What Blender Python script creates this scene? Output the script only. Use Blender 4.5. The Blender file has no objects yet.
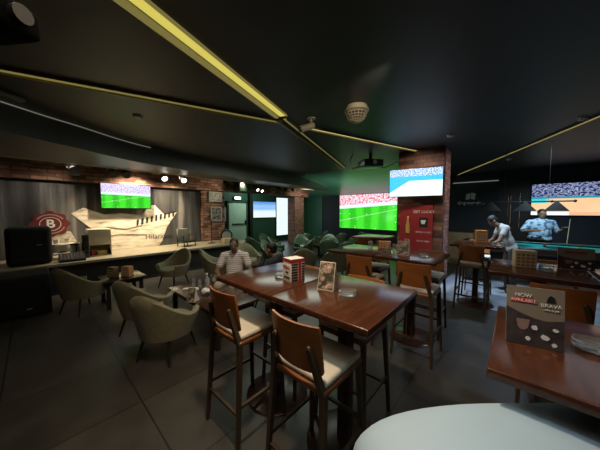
import bpy, bmesh, math, random
from mathutils import Vector, Matrix
random.seed(7)
R = math.radians
sc = bpy.context.scene
col = sc.collection
PI = math.pi

# ------------------------------------------------------------------ materials
MATS = {}
def _nt(name):
    m = bpy.data.materials.new(name); m.use_nodes = True
    return m, m.node_tree, m.node_tree.nodes['Principled BSDF']
def mat(name, c, rough=.5, metal=0, noise=0, nscale=20, spec=.5, coat=0, bump=0, trans=0, sheen=0):
    if name in MATS: return MATS[name]
    m, nt, b = _nt(name)
    b.inputs['Base Color'].default_value = (*c, 1)
    b.inputs['Roughness'].default_value = rough
    b.inputs['Metallic'].default_value = metal
    b.inputs['Specular IOR Level'].default_value = spec
    b.inputs['Coat Weight'].default_value = coat
    b.inputs['Coat Roughness'].default_value = .12
    b.inputs['Transmission Weight'].default_value = trans
    b.inputs['Sheen Weight'].default_value = sheen
    if noise or bump:
        tc = nt.nodes.new('ShaderNodeTexCoord'); n = nt.nodes.new('ShaderNodeTexNoise')
        n.inputs['Scale'].default_value = nscale; n.inputs['Detail'].default_value = 4
        nt.links.new(tc.outputs['Object'], n.inputs['Vector'])
        if noise:
            r = nt.nodes.new('ShaderNodeValToRGB')
            r.color_ramp.elements[0].position = .3; r.color_ramp.elements[1].position = .7
            r.color_ramp.elements[0].color = (*[x*(1-noise) for x in c], 1)
            r.color_ramp.elements[1].color = (*[min(1, x*(1+noise)) for x in c], 1)
            nt.links.new(n.outputs['Fac'], r.inputs['Fac']); nt.links.new(r.outputs['Color'], b.inputs['Base Color'])
        if bump:
            bp = nt.nodes.new('ShaderNodeBump'); bp.inputs['Strength'].default_value = bump; bp.inputs['Distance'].default_value = .01
            nt.links.new(n.outputs['Fac'], bp.inputs['Height']); nt.links.new(bp.outputs['Normal'], b.inputs['Normal'])
    MATS[name] = m
    return m
def wood(name, c1, c2, rough=.25, sc_=(1.5, 14, 14), coat=.4):
    m, nt, b = _nt(name)
    tc = nt.nodes.new('ShaderNodeTexCoord'); mp = nt.nodes.new('ShaderNodeMapping')
    mp.inputs['Scale'].default_value = sc_
    n = nt.nodes.new('ShaderNodeTexNoise'); n.inputs['Scale'].default_value = 3; n.inputs['Detail'].default_value = 6; n.inputs['Distortion'].default_value = .6
    r = nt.nodes.new('ShaderNodeValToRGB')
    r.color_ramp.elements[0].position = .3; r.color_ramp.elements[1].position = .72
    r.color_ramp.elements[0].color = (*c1, 1); r.color_ramp.elements[1].color = (*c2, 1)
    L = nt.links.new
    L(tc.outputs['Object'], mp.inputs['Vector']); L(mp.outputs['Vector'], n.inputs['Vector'])
    L(n.outputs['Fac'], r.inputs['Fac']); L(r.outputs['Color'], b.inputs['Base Color'])
    b.inputs['Roughness'].default_value = rough; b.inputs['Coat Weight'].default_value = coat; b.inputs['Coat Roughness'].default_value = .12; b.inputs['Specular IOR Level'].default_value = .4
    MATS[name] = m
    return m
def emit(name, c, s):
    if name in MATS: return MATS[name]
    m, nt, b = _nt(name)
    b.inputs['Base Color'].default_value = (0, 0, 0, 1)
    b.inputs['Emission Color'].default_value = (*c, 1); b.inputs['Emission Strength'].default_value = s
    MATS[name] = m
    return m
def brick(name, c1, c2, mortar, bw, bh, mort=.012, swap=False, rough=.8, bump=.6, offset=.5):
    """bricks in metres; swap=True for faces in the YZ plane"""
    m, nt, b = _nt(name)
    L = nt.links.new
    tc = nt.nodes.new('ShaderNodeTexCoord'); sp = nt.nodes.new('ShaderNodeSeparateXYZ'); cb = nt.nodes.new('ShaderNodeCombineXYZ')
    L(tc.outputs['Object'], sp.inputs[0])
    L(sp.outputs['Y' if swap else 'X'], cb.inputs['X']); L(sp.outputs['Z'], cb.inputs['Y'])
    t = nt.nodes.new('ShaderNodeTexBrick')
    t.inputs['Color1'].default_value = (*c1, 1); t.inputs['Color2'].default_value = (*c2, 1); t.inputs['Mortar'].default_value = (*mortar, 1)
    t.inputs['Scale'].default_value = 1; t.inputs['Brick Width'].default_value = bw; t.inputs['Row Height'].default_value = bh
    t.inputs['Mortar Size'].default_value = mort; t.inputs['Mortar Smooth'].default_value = .3; t.offset = offset
    L(cb.outputs[0], t.inputs['Vector'])
    n = nt.nodes.new('ShaderNodeTexNoise'); n.inputs['Scale'].default_value = 6; n.inputs['Detail'].default_value = 3
    L(tc.outputs['Object'], n.inputs['Vector'])
    mx = nt.nodes.new('ShaderNodeMix'); mx.data_type = 'RGBA'; mx.blend_type = 'MULTIPLY'; mx.inputs['Factor'].default_value = .6
    rr = nt.nodes.new('ShaderNodeValToRGB'); rr.color_ramp.elements[0].position = .3; rr.color_ramp.elements[1].position = .7
    rr.color_ramp.elements[0].color = (.35, .35, .35, 1); rr.color_ramp.elements[1].color = (1.3, 1.3, 1.3, 1)
    L(n.outputs['Fac'], rr.inputs['Fac'])
    L(t.outputs['Color'], mx.inputs['A']); L(rr.outputs['Color'], mx.inputs['B']); L(mx.outputs['Result'], b.inputs['Base Color'])
    bp = nt.nodes.new('ShaderNodeBump'); bp.inputs['Strength'].default_value = bump; bp.inputs['Distance'].default_value = .01; bp.invert = True
    L(t.outputs['Fac'], bp.inputs['Height']); L(bp.outputs['Normal'], b.inputs['Normal'])
    b.inputs['Roughness'].default_value = rough
    MATS[name] = m
    return m

class NG:
    """small node helper on generated coordinates of a panel (x right, z up)"""
    def __init__(s, name):
        s.m, s.nt, s.b = _nt(name); s.L = s.nt.links.new
        tc = s.nt.nodes.new('ShaderNodeTexCoord'); sp = s.nt.nodes.new('ShaderNodeSeparateXYZ')
        s.L(tc.outputs['Generated'], sp.inputs[0]); s.u = sp.outputs['X']; s.v = sp.outputs['Z']; s.gen = tc.outputs['Generated']
        MATS[name] = s.m
    def math(s, op, a, b=0, clamp=False):
        n = s.nt.nodes.new('ShaderNodeMath'); n.operation = op; n.use_clamp = clamp
        for i, x in enumerate((a, b)):
            if isinstance(x, (int, float)): n.inputs[i].default_value = x
            else: s.L(x, n.inputs[i])
        return n.outputs[0]
    def noise(s, scale, sx=1, sz=1, detail=3):
        mp = s.nt.nodes.new('ShaderNodeMapping'); mp.inputs['Scale'].default_value = (sx, 1, sz)
        s.L(s.gen, mp.inputs['Vector'])
        n = s.nt.nodes.new('ShaderNodeTexNoise'); n.inputs['Scale'].default_value = scale; n.inputs['Detail'].default_value = detail
        s.L(mp.outputs[0], n.inputs['Vector']); return n
    def ramp(s, f, stops):
        r = s.nt.nodes.new('ShaderNodeValToRGB'); e = r.color_ramp.elements
        while len(e) < len(stops): e.new(.5)
        for q, (p, c) in zip(e, stops): q.position = p; q.color = (*c, 1)
        s.L(f, r.inputs['Fac']); return r.outputs['Color']
    def mix(s, f, a, b, mode='MIX'):
        n = s.nt.nodes.new('ShaderNodeMix'); n.data_type = 'RGBA'; n.blend_type = mode
        if isinstance(f, (int, float)): n.inputs['Factor'].default_value = f
        else: s.L(f, n.inputs['Factor'])
        for k, x in (('A', a), ('B', b)):
            if isinstance(x, tuple): n.inputs[k].default_value = (*x, 1)
            else: s.L(x, n.inputs[k])
        return n.outputs['Result']
    def step(s, x, e, w=.01):
        a = s.math('SUBTRACT', x, e); return s.math('MULTIPLY', a, 1/w, True)
    def emit(s, c, st):
        s.b.inputs['Base Color'].default_value = (0, 0, 0, 1); s.b.inputs['Roughness'].default_value = .2
        s.L(c, s.b.inputs['Emission Color']); s.b.inputs['Emission Strength'].default_value = st; return s.m
    def base(s, c, rough=.6):
        s.L(c, s.b.inputs['Base Color']); s.b.inputs['Roughness'].default_value = rough; return s.m

def scr_football(name, st, skew=.08, top=.62, c_a=(.75, .12, .16), c_b=(.8, .75, .85)):
    g = NG(name)
    n = g.noise(20, 2, 1); crowd = g.mix(g.ramp(n.outputs['Fac'], [(.45, (0, 0, 0)), (.52, (1, 1, 1))]), c_a, c_b)
    edge = g.math('ADD', g.v, g.math('MULTIPLY', g.u, skew))
    w = g.nt.nodes.new('ShaderNodeTexWave'); w.inputs['Scale'].default_value = 1.2; w.bands_direction = 'X'; w.inputs['Distortion'].default_value = 1.5
    g.L(g.gen, w.inputs['Vector'])
    grass = g.ramp(w.outputs['Fac'], [(.2, (.03, .5, .015)), (.8, (.06, .72, .03))])
    line = g.math('MULTIPLY', g.step(g.math('ADD', g.v, g.math('MULTIPLY', g.u, -.35)), .2, .004), g.step(g.math('MULTIPLY', g.math('ADD', g.v, g.math('MULTIPLY', g.u, -.35)), -1), -.225, .004))
    grass = g.mix(g.math('MULTIPLY', line, .35), grass, (.6, 1, .6))
    dots = g.noise(28, 1, .7, 0); grass = g.mix(g.math('MULTIPLY', g.step(dots.outputs['Fac'], .76, .01), .8), grass, (.9, .9, .9))
    c = g.mix(g.step(edge, top, .01), grass, (.75, .85, .95))
    c = g.mix(g.step(edge, top+.09, .02), c, crowd)
    return g.emit(c, st)
def scr_basket(name, st):
    g = NG(name)
    n = g.noise(16, 2.2, 1.4, 2); crowd = g.ramp(n.outputs['Fac'], [(.40, (.01, .015, .05)), (.5, (.06, .10, .26)), (.57, (.5, .55, .75)), (.62, (.08, .04, .12)), (.72, (.3, .2, .3))])
    court = g.mix(g.noise(3).outputs['Fac'], (.85, .5, .25), (1, .72, .42))
    teal = g.math('MULTIPLY', g.step(g.v, .38, .02), g.math('ADD', g.step(g.u, .72, .01), g.math('SUBTRACT', 1, g.step(g.u, .12, .06))), True)
    c = g.mix(teal, court, (.05, .6, .65))
    c = g.mix(g.step(g.v, .52, .02), c, (.02, .3, .4))
    c = g.mix(g.step(g.v, .58, .02), c, crowd)
    c = g.mix(g.math('SUBTRACT', 1, g.step(g.v, .1, .01)), c, g.mix(g.step(g.u, .33, .01), (.9, .95, 1), (.85, .5, .3)))
    return g.emit(c, st)
def scr_ice(name, st):
    g = NG(name)
    n = g.noise(24, 1.6, 1.2, 2); crowd = g.ramp(n.outputs['Fac'], [(.4, (.05, .25, .6)), (.5, (.35, .5, .8)), (.6, (.85, .85, .95))])
    blue = g.mix(n.outputs['Fac'], (.0, .25, .75), (.1, .7, .9))
    e2 = g.math('SUBTRACT', g.v, g.math('MULTIPLY', g.u, 1.1))
    e = g.math('MAXIMUM', g.step(e2, .12, .02), g.step(g.v, .55, .02))
    c = g.mix(e, (.85, .95, 1), blue)
    c = g.mix(g.step(g.v, .72, .03), c, crowd)
    return g.emit(c, st)
def scr_sea(name, st):
    g = NG(name)
    n = g.noise(8, 1, 3)
    v = g.math('ADD', g.v, g.math('MULTIPLY', n.outputs['Fac'], .15))
    return g.emit(g.ramp(v, [(0, (.8, .9, 1)), (.45, (.75, .88, 1)), (.62, (.25, .5, .85)), (.8, (.3, .55, .9)), (1, (.12, .3, .7))]), st)

table_wood = wood('table_wood', (.050, .017, .008), (.092, .031, .013), .19, (1.5, 10, 10), 0)
back_wood = wood('back_wood', (.26, .085, .020), (.36, .125, .032), .38, (1, 1, 5), .15)
seat_wood = wood('seat_wood', (.17, .06, .018), (.25, .09, .03), .4, (3, 3, 8), .15)
bronze = mat('bronze_leg', (.085, .055, .030), .42, .3, .15, 8)
white_pad = mat('white_pad', (.62, .56, .45), .5, 0, .06, 5, bump=.1)
dark_iron = mat('dark_iron', (.018, .014, .012), .35, .3, .2, 10)
olive = mat('olive_fabric', (.215, .185, .10), .75, 0, .12, 30, bump=.15, sheen=.2)
greenchair = mat('green_chair', (.07, .10, .06), .28, 0, .15, 20)
dark_leg = mat('dark_leg', (.02, .014, .010), .4, 0, .1, 10)
black = mat('black_plastic', (.008, .008, .009), .4, 0, .2, 10)
blackmat = mat('black_cloth', (.010, .010, .010), .9, 0, .2, 30)
chrome = mat('chrome', (.75, .75, .76), .2, 1, .05, 10)
cream = mat('cream_plastic', (.62, .54, .36), .5, 0, .05, 8)
glass = mat('ash_glass', (.9, .95, .95), .03, 0, trans=.9)
paper_white = mat('paper_white', (.75, .74, .70), .6, 0, .03, 10)
green_paint = mat('green_paint', (.020, .075, .042), .45, 0, .1, 2)
navy = mat('navy_paint', (.026, .033, .045), .6, 0, .1, 2)
ceil_paint = mat('ceiling_paint', (.050, .049, .047), .5, 0, .12, 1.5)
olive_trim = mat('olive_trim', (.20, .17, .05), .4, .3, .1, 4)
skinm = mat('skin', (.28, .15, .09), .55, 0, .06, 10)
skind = mat('skin_dark', (.20, .10, .06), .55, 0, .06, 10)
hairm = mat('hair', (.010, .008, .007), .6, 0, .3, 60)
eye_m = mat('eye', (.4, .38, .36), .2, 0, .02, 50)
red_print = mat('red_print', (.32, .025, .025), .5, 0, .05, 10)
white_print = mat('white_print', (.8, .78, .72), .6, 0, .03, 10)
black_print = mat('black_print', (.012, .012, .012), .6, 0, .03, 10)
gold_print = mat('gold_print', (.55, .36, .08), .4, 0, .05, 10)

# ------------------------------------------------------------------ mesh helpers
class MB:
    def __init__(s): s.v = []; s.f = []; s.M = Matrix()
    def add(s, vs, fs):
        o = len(s.v); s.v += [s.M @ Vector(p) for p in vs]; s.f += [[i+o for i in f] for f in fs]; return s
    def box(s, x0, x1, y0, y1, z0, z1, b=0):
        if b <= 0:
            s.add([(x0,y0,z0),(x1,y0,z0),(x1,y1,z0),(x0,y1,z0),(x0,y0,z1),(x1,y0,z1),(x1,y1,z1),(x0,y1,z1)],
                  [(0,3,2,1),(4,5,6,7),(0,1,5,4),(1,2,6,5),(2,3,7,6),(3,0,4,7)])
            return s
        bm = bmesh.new(); bmesh.ops.create_cube(bm, size=1)
        for v in bm.verts: v.co = Vector(((x0+x1)/2+v.co.x*(x1-x0), (y0+y1)/2+v.co.y*(y1-y0), (z0+z1)/2+v.co.z*(z1-z0)))
        b = min(b, (x1-x0)*.49, (y1-y0)*.49, (z1-z0)*.49)
        bmesh.ops.bevel(bm, geom=bm.edges[:], offset=b, segments=3, profile=.5, affect='EDGES')
        bm.verts.index_update(); s.add([v.co.copy() for v in bm.verts], [[v.index for v in f.verts] for f in bm.faces]); bm.free(); return s
    def tube(s, pts, r, n=10, cap=True):
        pts = [Vector(p) for p in pts]; rr = r if isinstance(r, (list, tuple)) else [r]*len(pts)
        vs, fs = [], []
        for i, p in enumerate(pts):
            d = (pts[min(i+1, len(pts)-1)]-pts[max(i-1, 0)]).normalized()
            a = Vector((0,0,1)) if abs(d.z) < .9 else Vector((1,0,0))
            u = d.cross(a).normalized(); w = d.cross(u)
            for k in range(n):
                t = 2*PI*k/n; vs.append(p+(u*math.cos(t)+w*math.sin(t))*rr[i])
        for i in range(len(pts)-1):
            for k in range(n):
                k2 = (k+1) % n; fs.append((i*n+k, i*n+k2, (i+1)*n+k2, (i+1)*n+k))
        if cap: fs.append(tuple(range(n))[::-1]); fs.append(tuple(range((len(pts)-1)*n, len(pts)*n)))
        return s.add(vs, fs)
    def bar(s, a, b, w0, w1=None, d0=None):
        """rectangular-section tapering bar"""
        a, b = Vector(a), Vector(b); w1 = w1 or w0; d = (b-a).normalized()
        u = d.cross(Vector((0,1,0)) if abs(d.y) < .9 else Vector((1,0,0))).normalized(); w = d.cross(u)
        vs = []
        for p, q in ((a, w0), (b, w1)):
            dd = (d0 or q)
            for x, y in ((-1,-1),(1,-1),(1,1),(-1,1)): vs.append(p+u*x*q/2+w*y*dd/2)
        return s.add(vs, [(3,2,1,0),(4,5,6,7),(0,1,5,4),(1,2,6,5),(2,3,7,6),(3,0,4,7)])
    def lathe(s, prof, c=(0,0,0), n=24):
        vs, fs = [], []
        for r, z in prof:
            for k in range(n):
                t = 2*PI*k/n; vs.append((c[0]+r*math.cos(t), c[1]+r*math.sin(t), c[2]+z))
        for i in range(len(prof)-1):
            for k in range(n):
                k2 = (k+1) % n; fs.append((i*n+k, i*n+k2, (i+1)*n+k2, (i+1)*n+k))
        fs.append(tuple(range(n))[::-1]); fs.append(tuple(range((len(prof)-1)*n, len(prof)*n)))
        return s.add(vs, fs)
    def prism(s, pts, z0, z1):
        n = len(pts); vs = [(x, y, z0) for x, y in pts]+[(x, y, z1) for x, y in pts]
        fs = [tuple(range(n))[::-1], tuple(range(n, 2*n))]+[(i, (i+1) % n, n+(i+1) % n, n+i) for i in range(n)]
        return s.add(vs, fs)
    def face_poly(s, pts, y0, y1):
        """outline in the XZ plane with thickness along y"""
        n = len(pts); vs = [(x, y0, z) for x, z in pts]+[(x, y1, z) for x, z in pts]
        fs = [tuple(range(n)), tuple(range(n, 2*n))[::-1]]+[((i+1) % n, i, n+i, n+(i+1) % n) for i in range(n)]
        return s.add(vs, fs)
    def ball(s, c, r, M=None, seg=16, rings=10):
        r = r if isinstance(r, (tuple, list)) else (r, r, r)
        vs = []; fs = []
        for i in range(rings+1):
            ph = PI*i/rings
            for k in range(seg):
                t = 2*PI*k/seg
                p = Vector((r[0]*math.sin(ph)*math.cos(t), r[1]*math.sin(ph)*math.sin(t), r[2]*math.cos(ph)))
                if M: p = M @ p
                vs.append(Vector(c)+p)
        for i in range(rings):
            for k in range(seg):
                k2 = (k+1) % seg; fs.append((i*seg+k, (i+1)*seg+k, (i+1)*seg+k2, i*seg+k2))
        return s.add(vs, fs)
    def cap(s, a, b, ra, rb, n=12):
        """capsule from a to b"""
        s.ball(a, ra, None, n, 8); s.ball(b, rb, None, n, 8); return s.tube([a, b], [ra, rb], n)
    def mesh(s, name):
        bm = bmesh.new(); vv = [bm.verts.new(p) for p in s.v]
        for f in s.f:
            try: bm.faces.new([vv[i] for i in f])
            except ValueError: pass
        bmesh.ops.remove_doubles(bm, verts=bm.verts, dist=1e-6)
        bmesh.ops.recalc_face_normals(bm, faces=bm.faces)
        me = bpy.data.meshes.new(name); bm.to_mesh(me); bm.free(); return me
    def build(s, name, m, parent=None, smooth=None):
        me = s.mesh(name); me.materials.append(m)
        if smooth is None: smooth = 40
        o = bpy.data.objects.new(name, me); col.objects.link(o)
        if parent: o.parent = parent
        if smooth: shade(me, smooth)
        return o
def shade(me, ang=40):
    for p in me.polygons: p.use_smooth = True
    bm = bmesh.new(); bm.from_mesh(me); lim = R(ang)
    for e in bm.edges:
        if len(e.link_faces) == 2 and e.calc_face_angle(0) > lim: e.smooth = False
    bm.to_mesh(me); bm.free()
def text(name, s, size, m, parent, loc, rot=(PI/2,0,0), ext=.001, align='CENTER', bold=0, sx=1):
    cu = bpy.data.curves.new(name, 'FONT'); cu.body = s; cu.size = size; cu.extrude = ext; cu.align_x = align; cu.align_y = 'CENTER'; cu.offset = bold
    to = bpy.data.objects.new(name, cu); col.objects.link(to)
    bpy.context.view_layer.update()
    me = bpy.data.meshes.new_from_object(to.evaluated_get(bpy.context.evaluated_depsgraph_get()))
    bpy.data.objects.remove(to); bpy.data.curves.remove(cu)
    me.materials.clear(); me.materials.append(m)
    o = bpy.data.objects.new(name, me); col.objects.link(o); o.parent = parent; o.location = loc; o.rotation_euler = rot; o.scale = (sx, 1, 1)
    return o
def thing(name, label, cat, loc=(0,0,0), rz=0, group=None):
    o = bpy.data.objects.new(name, None); col.objects.link(o); o.location = loc; o.rotation_euler = (0, 0, rz)
    o.empty_display_size = .1
    return tag(o, label, cat, group)
def tag(o, label, cat, group=None):
    o['label'] = label; o['category'] = cat
    if group: o['group'] = group
    return o
def struct(o): o['kind'] = 'structure'; return o
def copy_tree(o, parent=None):
    c = o.copy(); col.objects.link(c)
    if parent: c.parent = parent
    for ch in list(o.children): copy_tree(ch, c)
    return c

# ------------------------------------------------------------------ the room
CH = 3.0
def floor_mat():
    m, nt, b = _nt('floor_tiles'); L = nt.links.new
    tc = nt.nodes.new('ShaderNodeTexCoord'); mp = nt.nodes.new('ShaderNodeMapping'); mp.inputs['Location'].default_value = (.25, .12, 0)
    t = nt.nodes.new('ShaderNodeTexBrick'); t.offset = 0
    t.inputs['Scale'].default_value = 1; t.inputs['Brick Width'].default_value = .8; t.inputs['Row Height'].default_value = .8
    t.inputs['Mortar Size'].default_value = .006; t.inputs['Mortar Smooth'].default_value = .1
    t.inputs['Color1'].default_value = (.050, .045, .038, 1); t.inputs['Color2'].default_value = (.066, .059, .050, 1); t.inputs['Mortar'].default_value = (.018, .016, .014, 1)
    n = nt.nodes.new('ShaderNodeTexNoise'); n.inputs['Scale'].default_value = 3.5; n.inputs['Detail'].default_value = 6
    L(tc.outputs['Object'], mp.inputs[0]); L(mp.outputs[0], t.inputs['Vector']); L(tc.outputs['Object'], n.inputs['Vector'])
    mx = nt.nodes.new('ShaderNodeMix'); mx.data_type = 'RGBA'; mx.blend_type = 'MULTIPLY'; mx.inputs['Factor'].default_value = .7
    rr = nt.nodes.new('ShaderNodeValToRGB'); rr.color_ramp.elements[0].position = .3; rr.color_ramp.elements[1].position = .75
    rr.color_ramp.elements[0].color = (.6, .6, .6, 1); rr.color_ramp.elements[1].color = (1.25, 1.25, 1.25, 1)
    L(n.outputs['Fac'], rr.inputs['Fac']); L(t.outputs['Color'], mx.inputs['A']); L(rr.outputs['Color'], mx.inputs['B']); L(mx.outputs['Result'], b.inputs['Base Color'])
    r2 = nt.nodes.new('ShaderNodeMapRange'); r2.inputs['To Min'].default_value = .28; r2.inputs['To Max'].default_value = .5
    L(n.outputs['Fac'], r2.inputs['Value']); L(r2.outputs[0], b.inputs['Roughness'])
    return m
struct(MB().box(-3, 11, -5, 9.5, -.1, 0).build('floor', floor_mat()))
struct(MB().box(-3, 11.2, -5.2, 9.7, CH, CH+.1).build('ceiling', ceil_paint))
brick_red = brick('brick_red', (.13, .035, .022), (.46, .24, .15), (.10, .085, .07), .26, .085)
brick_red_y = brick('brick_side', (.30, .10, .075), (.40, .20, .14), (.14, .10, .09), .21, .07, swap=True)
wood_block = brick('wood_blocks', (.055, .018, .009), (.36, .13, .055), (.03, .012, .006), .42, .09, .005, swap=True, rough=.5, bump=.5)
struct(MB().box(11, 11.2, -5, 9.5, 0, CH).build('wall_right', navy))
struct(MB().box(-3, 3.83, 8.0, 8.2, 0, CH).build('wall_left', mat('wall_grey', (.05, .05, .05), .7, 0, .1, 2)))
struct(MB().box(3.83, 11, 9.5, 9.7, 0, CH).build('wall_back', green_paint))
struct(MB().box(-3.2, -3, -5, 8.2, 0, CH).build('wall_near', mat('wall_dark', (.02, .02, .02), .7, 0, .1, 2)))
struct(MB().box(-3, 11, -5.2, -5, 0, CH).build('wall_front', MATS['wall_dark']))
struct(MB().box(10.96, 10.999, 8.15, 9.49, 0, 2.6).build('trim_8', mat('green_panel', (.05, .17, .10), .45, 0, .1, 2)))
struct(MB().box(4.9, 10.98, -4.98, 1.15, .0005, .004).build('floor_glow', mat('floor_glow_pale', (.26, .27, .29), .3, 0, .35, 2.5)))  # added paler sheet, its colour stands in for the blue floor glow
# brick pier, header band, brick pillar
struct(MB().box(3.83, 4.68, 7.9, 8.3, 0, CH).build('wall_pier', brick_red))
struct(MB().box(-3, 9.4, 7.86, 8.0, 2.30, CH).build('trim_1', brick_red))
struct(MB().box(8.55, 9.2, 8.0, 8.5, 0, 2.30).build('wall_pillar', brick('brick_pale', (.30, .13, .09), (.42, .22, .16), (.2, .16, .13), .26, .085)))
# bulkhead with a curved front and rounded end
def spline(pts, n=8):
    out = []
    for i in range(len(pts)-1):
        p0 = Vector(pts[max(i-1, 0)]); p1 = Vector(pts[i]); p2 = Vector(pts[i+1]); p3 = Vector(pts[min(i+2, len(pts)-1)])
        for k in range(n):
            t = k/n; out.append(tuple(.5*((2*p1)+(-p0+p2)*t+(2*p0-5*p1+4*p2-p3)*t*t+(-p0+3*p1-3*p2+p3)*t**3)))
    out.append(tuple(pts[-1])); return out
front = spline([(-2.98, 3.0), (-.21, 4.9), (.52, 5.34), (1.79, 6.0), (4.39, 6.42), (7.5, 6.5), (9.1, 6.62), (9.62, 6.95), (9.3, 7.35)])
struct(MB().prism(front+[(8.6, 7.35), (-2.98, 7.05)], 2.62, CH).build('trim_2', mat('bulkhead_paint', (.11, .10, .085), .45, 0, .15, 1.5)))
struct(MB().tube([(x, y-.012, CH-.02) for x, y in front[:25]], .007, 6).build('trim_3', emit('edge_highlight', (.5, .48, .36), .16)))  # glowing tube paints the highlight along the bulkhead edge, no lamp there
struct(MB().tube([(-2.9, 7.04, 2.612), (3, 7.1, 2.612), (8.6, 7.34, 2.612), (9.2, 7.33, 2.612)], .018, 6).build('trim_4', mat('pale_trim', (.6, .56, .42), .4, 0, .1, 5)))
# sloping soffit above the far screen, the screen's green glow put into its colour
m_ = MB(); m_.add([(7.2, 2.4, CH), (7.2, 9.49, CH), (10.99, 9.49, 2.42), (10.99, 2.4, 2.42), (7.2, 2.4, CH-.01), (10.99, 9.49, CH-.01), (10.99, 2.4, CH-.01)],
   [(0,1,2,3), (2,1,5), (3,2,5,6), (0,3,6)])
struct(m_.build('trim_5', mat('soffit_glow', (.13, .27, .19), .35, 0, .15, 1.5), smooth=0))
# ceiling light channels
def ribbon(name, p, q, w, m, z=.02, off=0):
    p, q = Vector(p), Vector(q); d = (q-p).normalized(); nn = Vector((-d.y, d.x))
    p, q = p+nn*off, q+nn*off
    return MB().prism([tuple(p+nn*w/2), tuple(p-nn*w/2), tuple(q-nn*w/2), tuple(q+nn*w/2)], CH-z, CH-.0005).build(name, m, smooth=0)
yellow = emit('led_yellow', (.80, .68, .13), .42)
yellow2 = emit('led_cream', (.9, .76, .30), .5)
dim = emit('led_dim', (.34, .28, .08), .26)
def channel(p, q, m, label, w=.05, tw=.022, gap=.02, side=-1, em=olive_trim):
    t = thing('light_channel', label, 'ceiling light', (0, 0, 0), 0, 'yellow light channels across the ceiling')
    ribbon('light_strip', p, q, w, m, .012).parent = t
    r = ribbon('channel_edge', p, q, tw, em, .03, side*(w/2+gap+tw/2)); r.parent = t
    r = ribbon('channel_edge', p, q, .008, em, .03, -side*(w/2+.006)); r.parent = t
    return t
channel((-.55, 1.545), (2.52, 2.59), yellow, 'wide bright yellow strip from the top edge to the bullet camera crossing', .108, .05, .025, 1, dim)
channel((2.62, 2.66), (6.75, 4.12), dim, 'dull double rail running on from the crossing to the green-lit soffit', .05, .04, .08, 1)
channel((-1.2, 4.22), (2.66, 2.79), dim, 'dull olive rail crossing the dark ceiling from the left edge', .10, .012, .01, 1)
channel((3.02, 2.67), (6.0, 1.74), yellow2, 'yellow strip from the bullet camera to the brick column', .065, .025, .015, 1, olive_trim)
channel((4.0, -1.62), (8.6, .56), yellow2, 'yellow strip over the billiard corner right of the column', .03, .012, .02, 1)
channel((8.6, .56), (10.99, 1.72), yellow2, 'farthest yellow strip meeting the dark wall above the lettering', .035, .012, .02, 1)
# ------------------------------------------------------------------ screens
def screen(name, label, w, h, m, loc, rz, bez=.02, depth=.06, cat='television', tilt=0):
    t = thing(name, label, cat, loc, rz)
    t.rotation_euler = (tilt, 0, rz)
    MB().box(-w/2-bez, w/2+bez, 0, depth, -bez, h+bez, .008).build('casing', black, t)
    MB().box(-w/2, w/2, -.004, .002, 0, h).build('screen', m, t, smooth=0)
    return t
RZ = -PI/2
t = screen('television', 'green football broadcast on the television hung on the mural wall', 1.10, .63, scr_football('scr_a', .62, .03, .55, (.55, .3, .7), (.75, .8, 1)), (1.73, 7.80, 1.68), 0)
MB().box(-.15, .15, .055, .172, .15, .45).build('wall_bracket', black, t)
screen('projection_screen', 'large football broadcast with red crowd on the far green wall', 3.0, 1.7, scr_football('scr_b', .62, -.1, .58), (10.9, 5.45, .72), RZ)
t = screen('television', 'ice rink broadcast on the television hung high on the wood-clad column', 1.08, .61, scr_ice('scr_c', .75), (5.80, 1.72, 1.94), RZ+R(11), .015)
MB().box(-.16, .16, .055, .20, .15, .45).build('wall_bracket', black, t)
screen('video_wall', 'large basketball broadcast on the dark wall behind the billiard players', 2.5, .98, scr_basket('scr_d', .55), (10.9, -1.62, 1.47), RZ)
screen('television', 'blue and white picture on the television beside the bright window', 1.45, .78, scr_sea('scr_e', .55), (7.85, 9.42, 1.28), 0)

# ------------------------------------------------------------------ wood and brick column
cl = thing('column', 'square ceiling-high column clad in dark wood blocks with a brick side', 'column', (6.03, 1.19, 0))
MB().box(0, .12, 0, .98, 0, CH-.001).build('wood_cladding', wood_block, cl)
MB().box(.12, .65, 0, .98, 0, CH-.001).build('brick_side', brick('brick_x', (.36, .10, .08), (.62, .36, .28), (.22, .17, .15), .25, .085), cl)
po = thing('poster', 'red drinks poster with a gold bottle on the wood-clad column', 'poster', (6.0, 1.74, .55), RZ)
MB().box(-.36, .36, 0, .02, 0, 1.18).build('panel', red_print, po)
text('lettering', 'GET LUCKY', .085, white_print, po, (.17, -.002, 1.03))
text('lettering', 'SERVED COLD', .05, white_print, po, (.17, -.002, .56))
text('lettering', 'TRY IT HERE', .05, white_print, po, (.17, -.002, .35)); text('lettering', '21+', .08, white_print, po, (-.18, -.002, .35))
m_ = MB(); m_.M = Matrix.Translation((-.17, -.012, .52)); m_.lathe([(.001, 0), (.045, .005), (.045, .2), (.02, .28), (.016, .4), (.001, .405)], (0, 0, 0), 12)
for v in m_.v: v.y = -.012+(v.y+.012)*.2
m_.build('bottle_print', gold_print, po)
MB().box(.08, .26, -.004, 0, .68, .9).build('picture', black_print, po); MB().face_poly([(.11,.84),(.22,.84),(.2,.75),(.13,.75)], -.006, -.004).build('cup_print', white_print, po)

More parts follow.
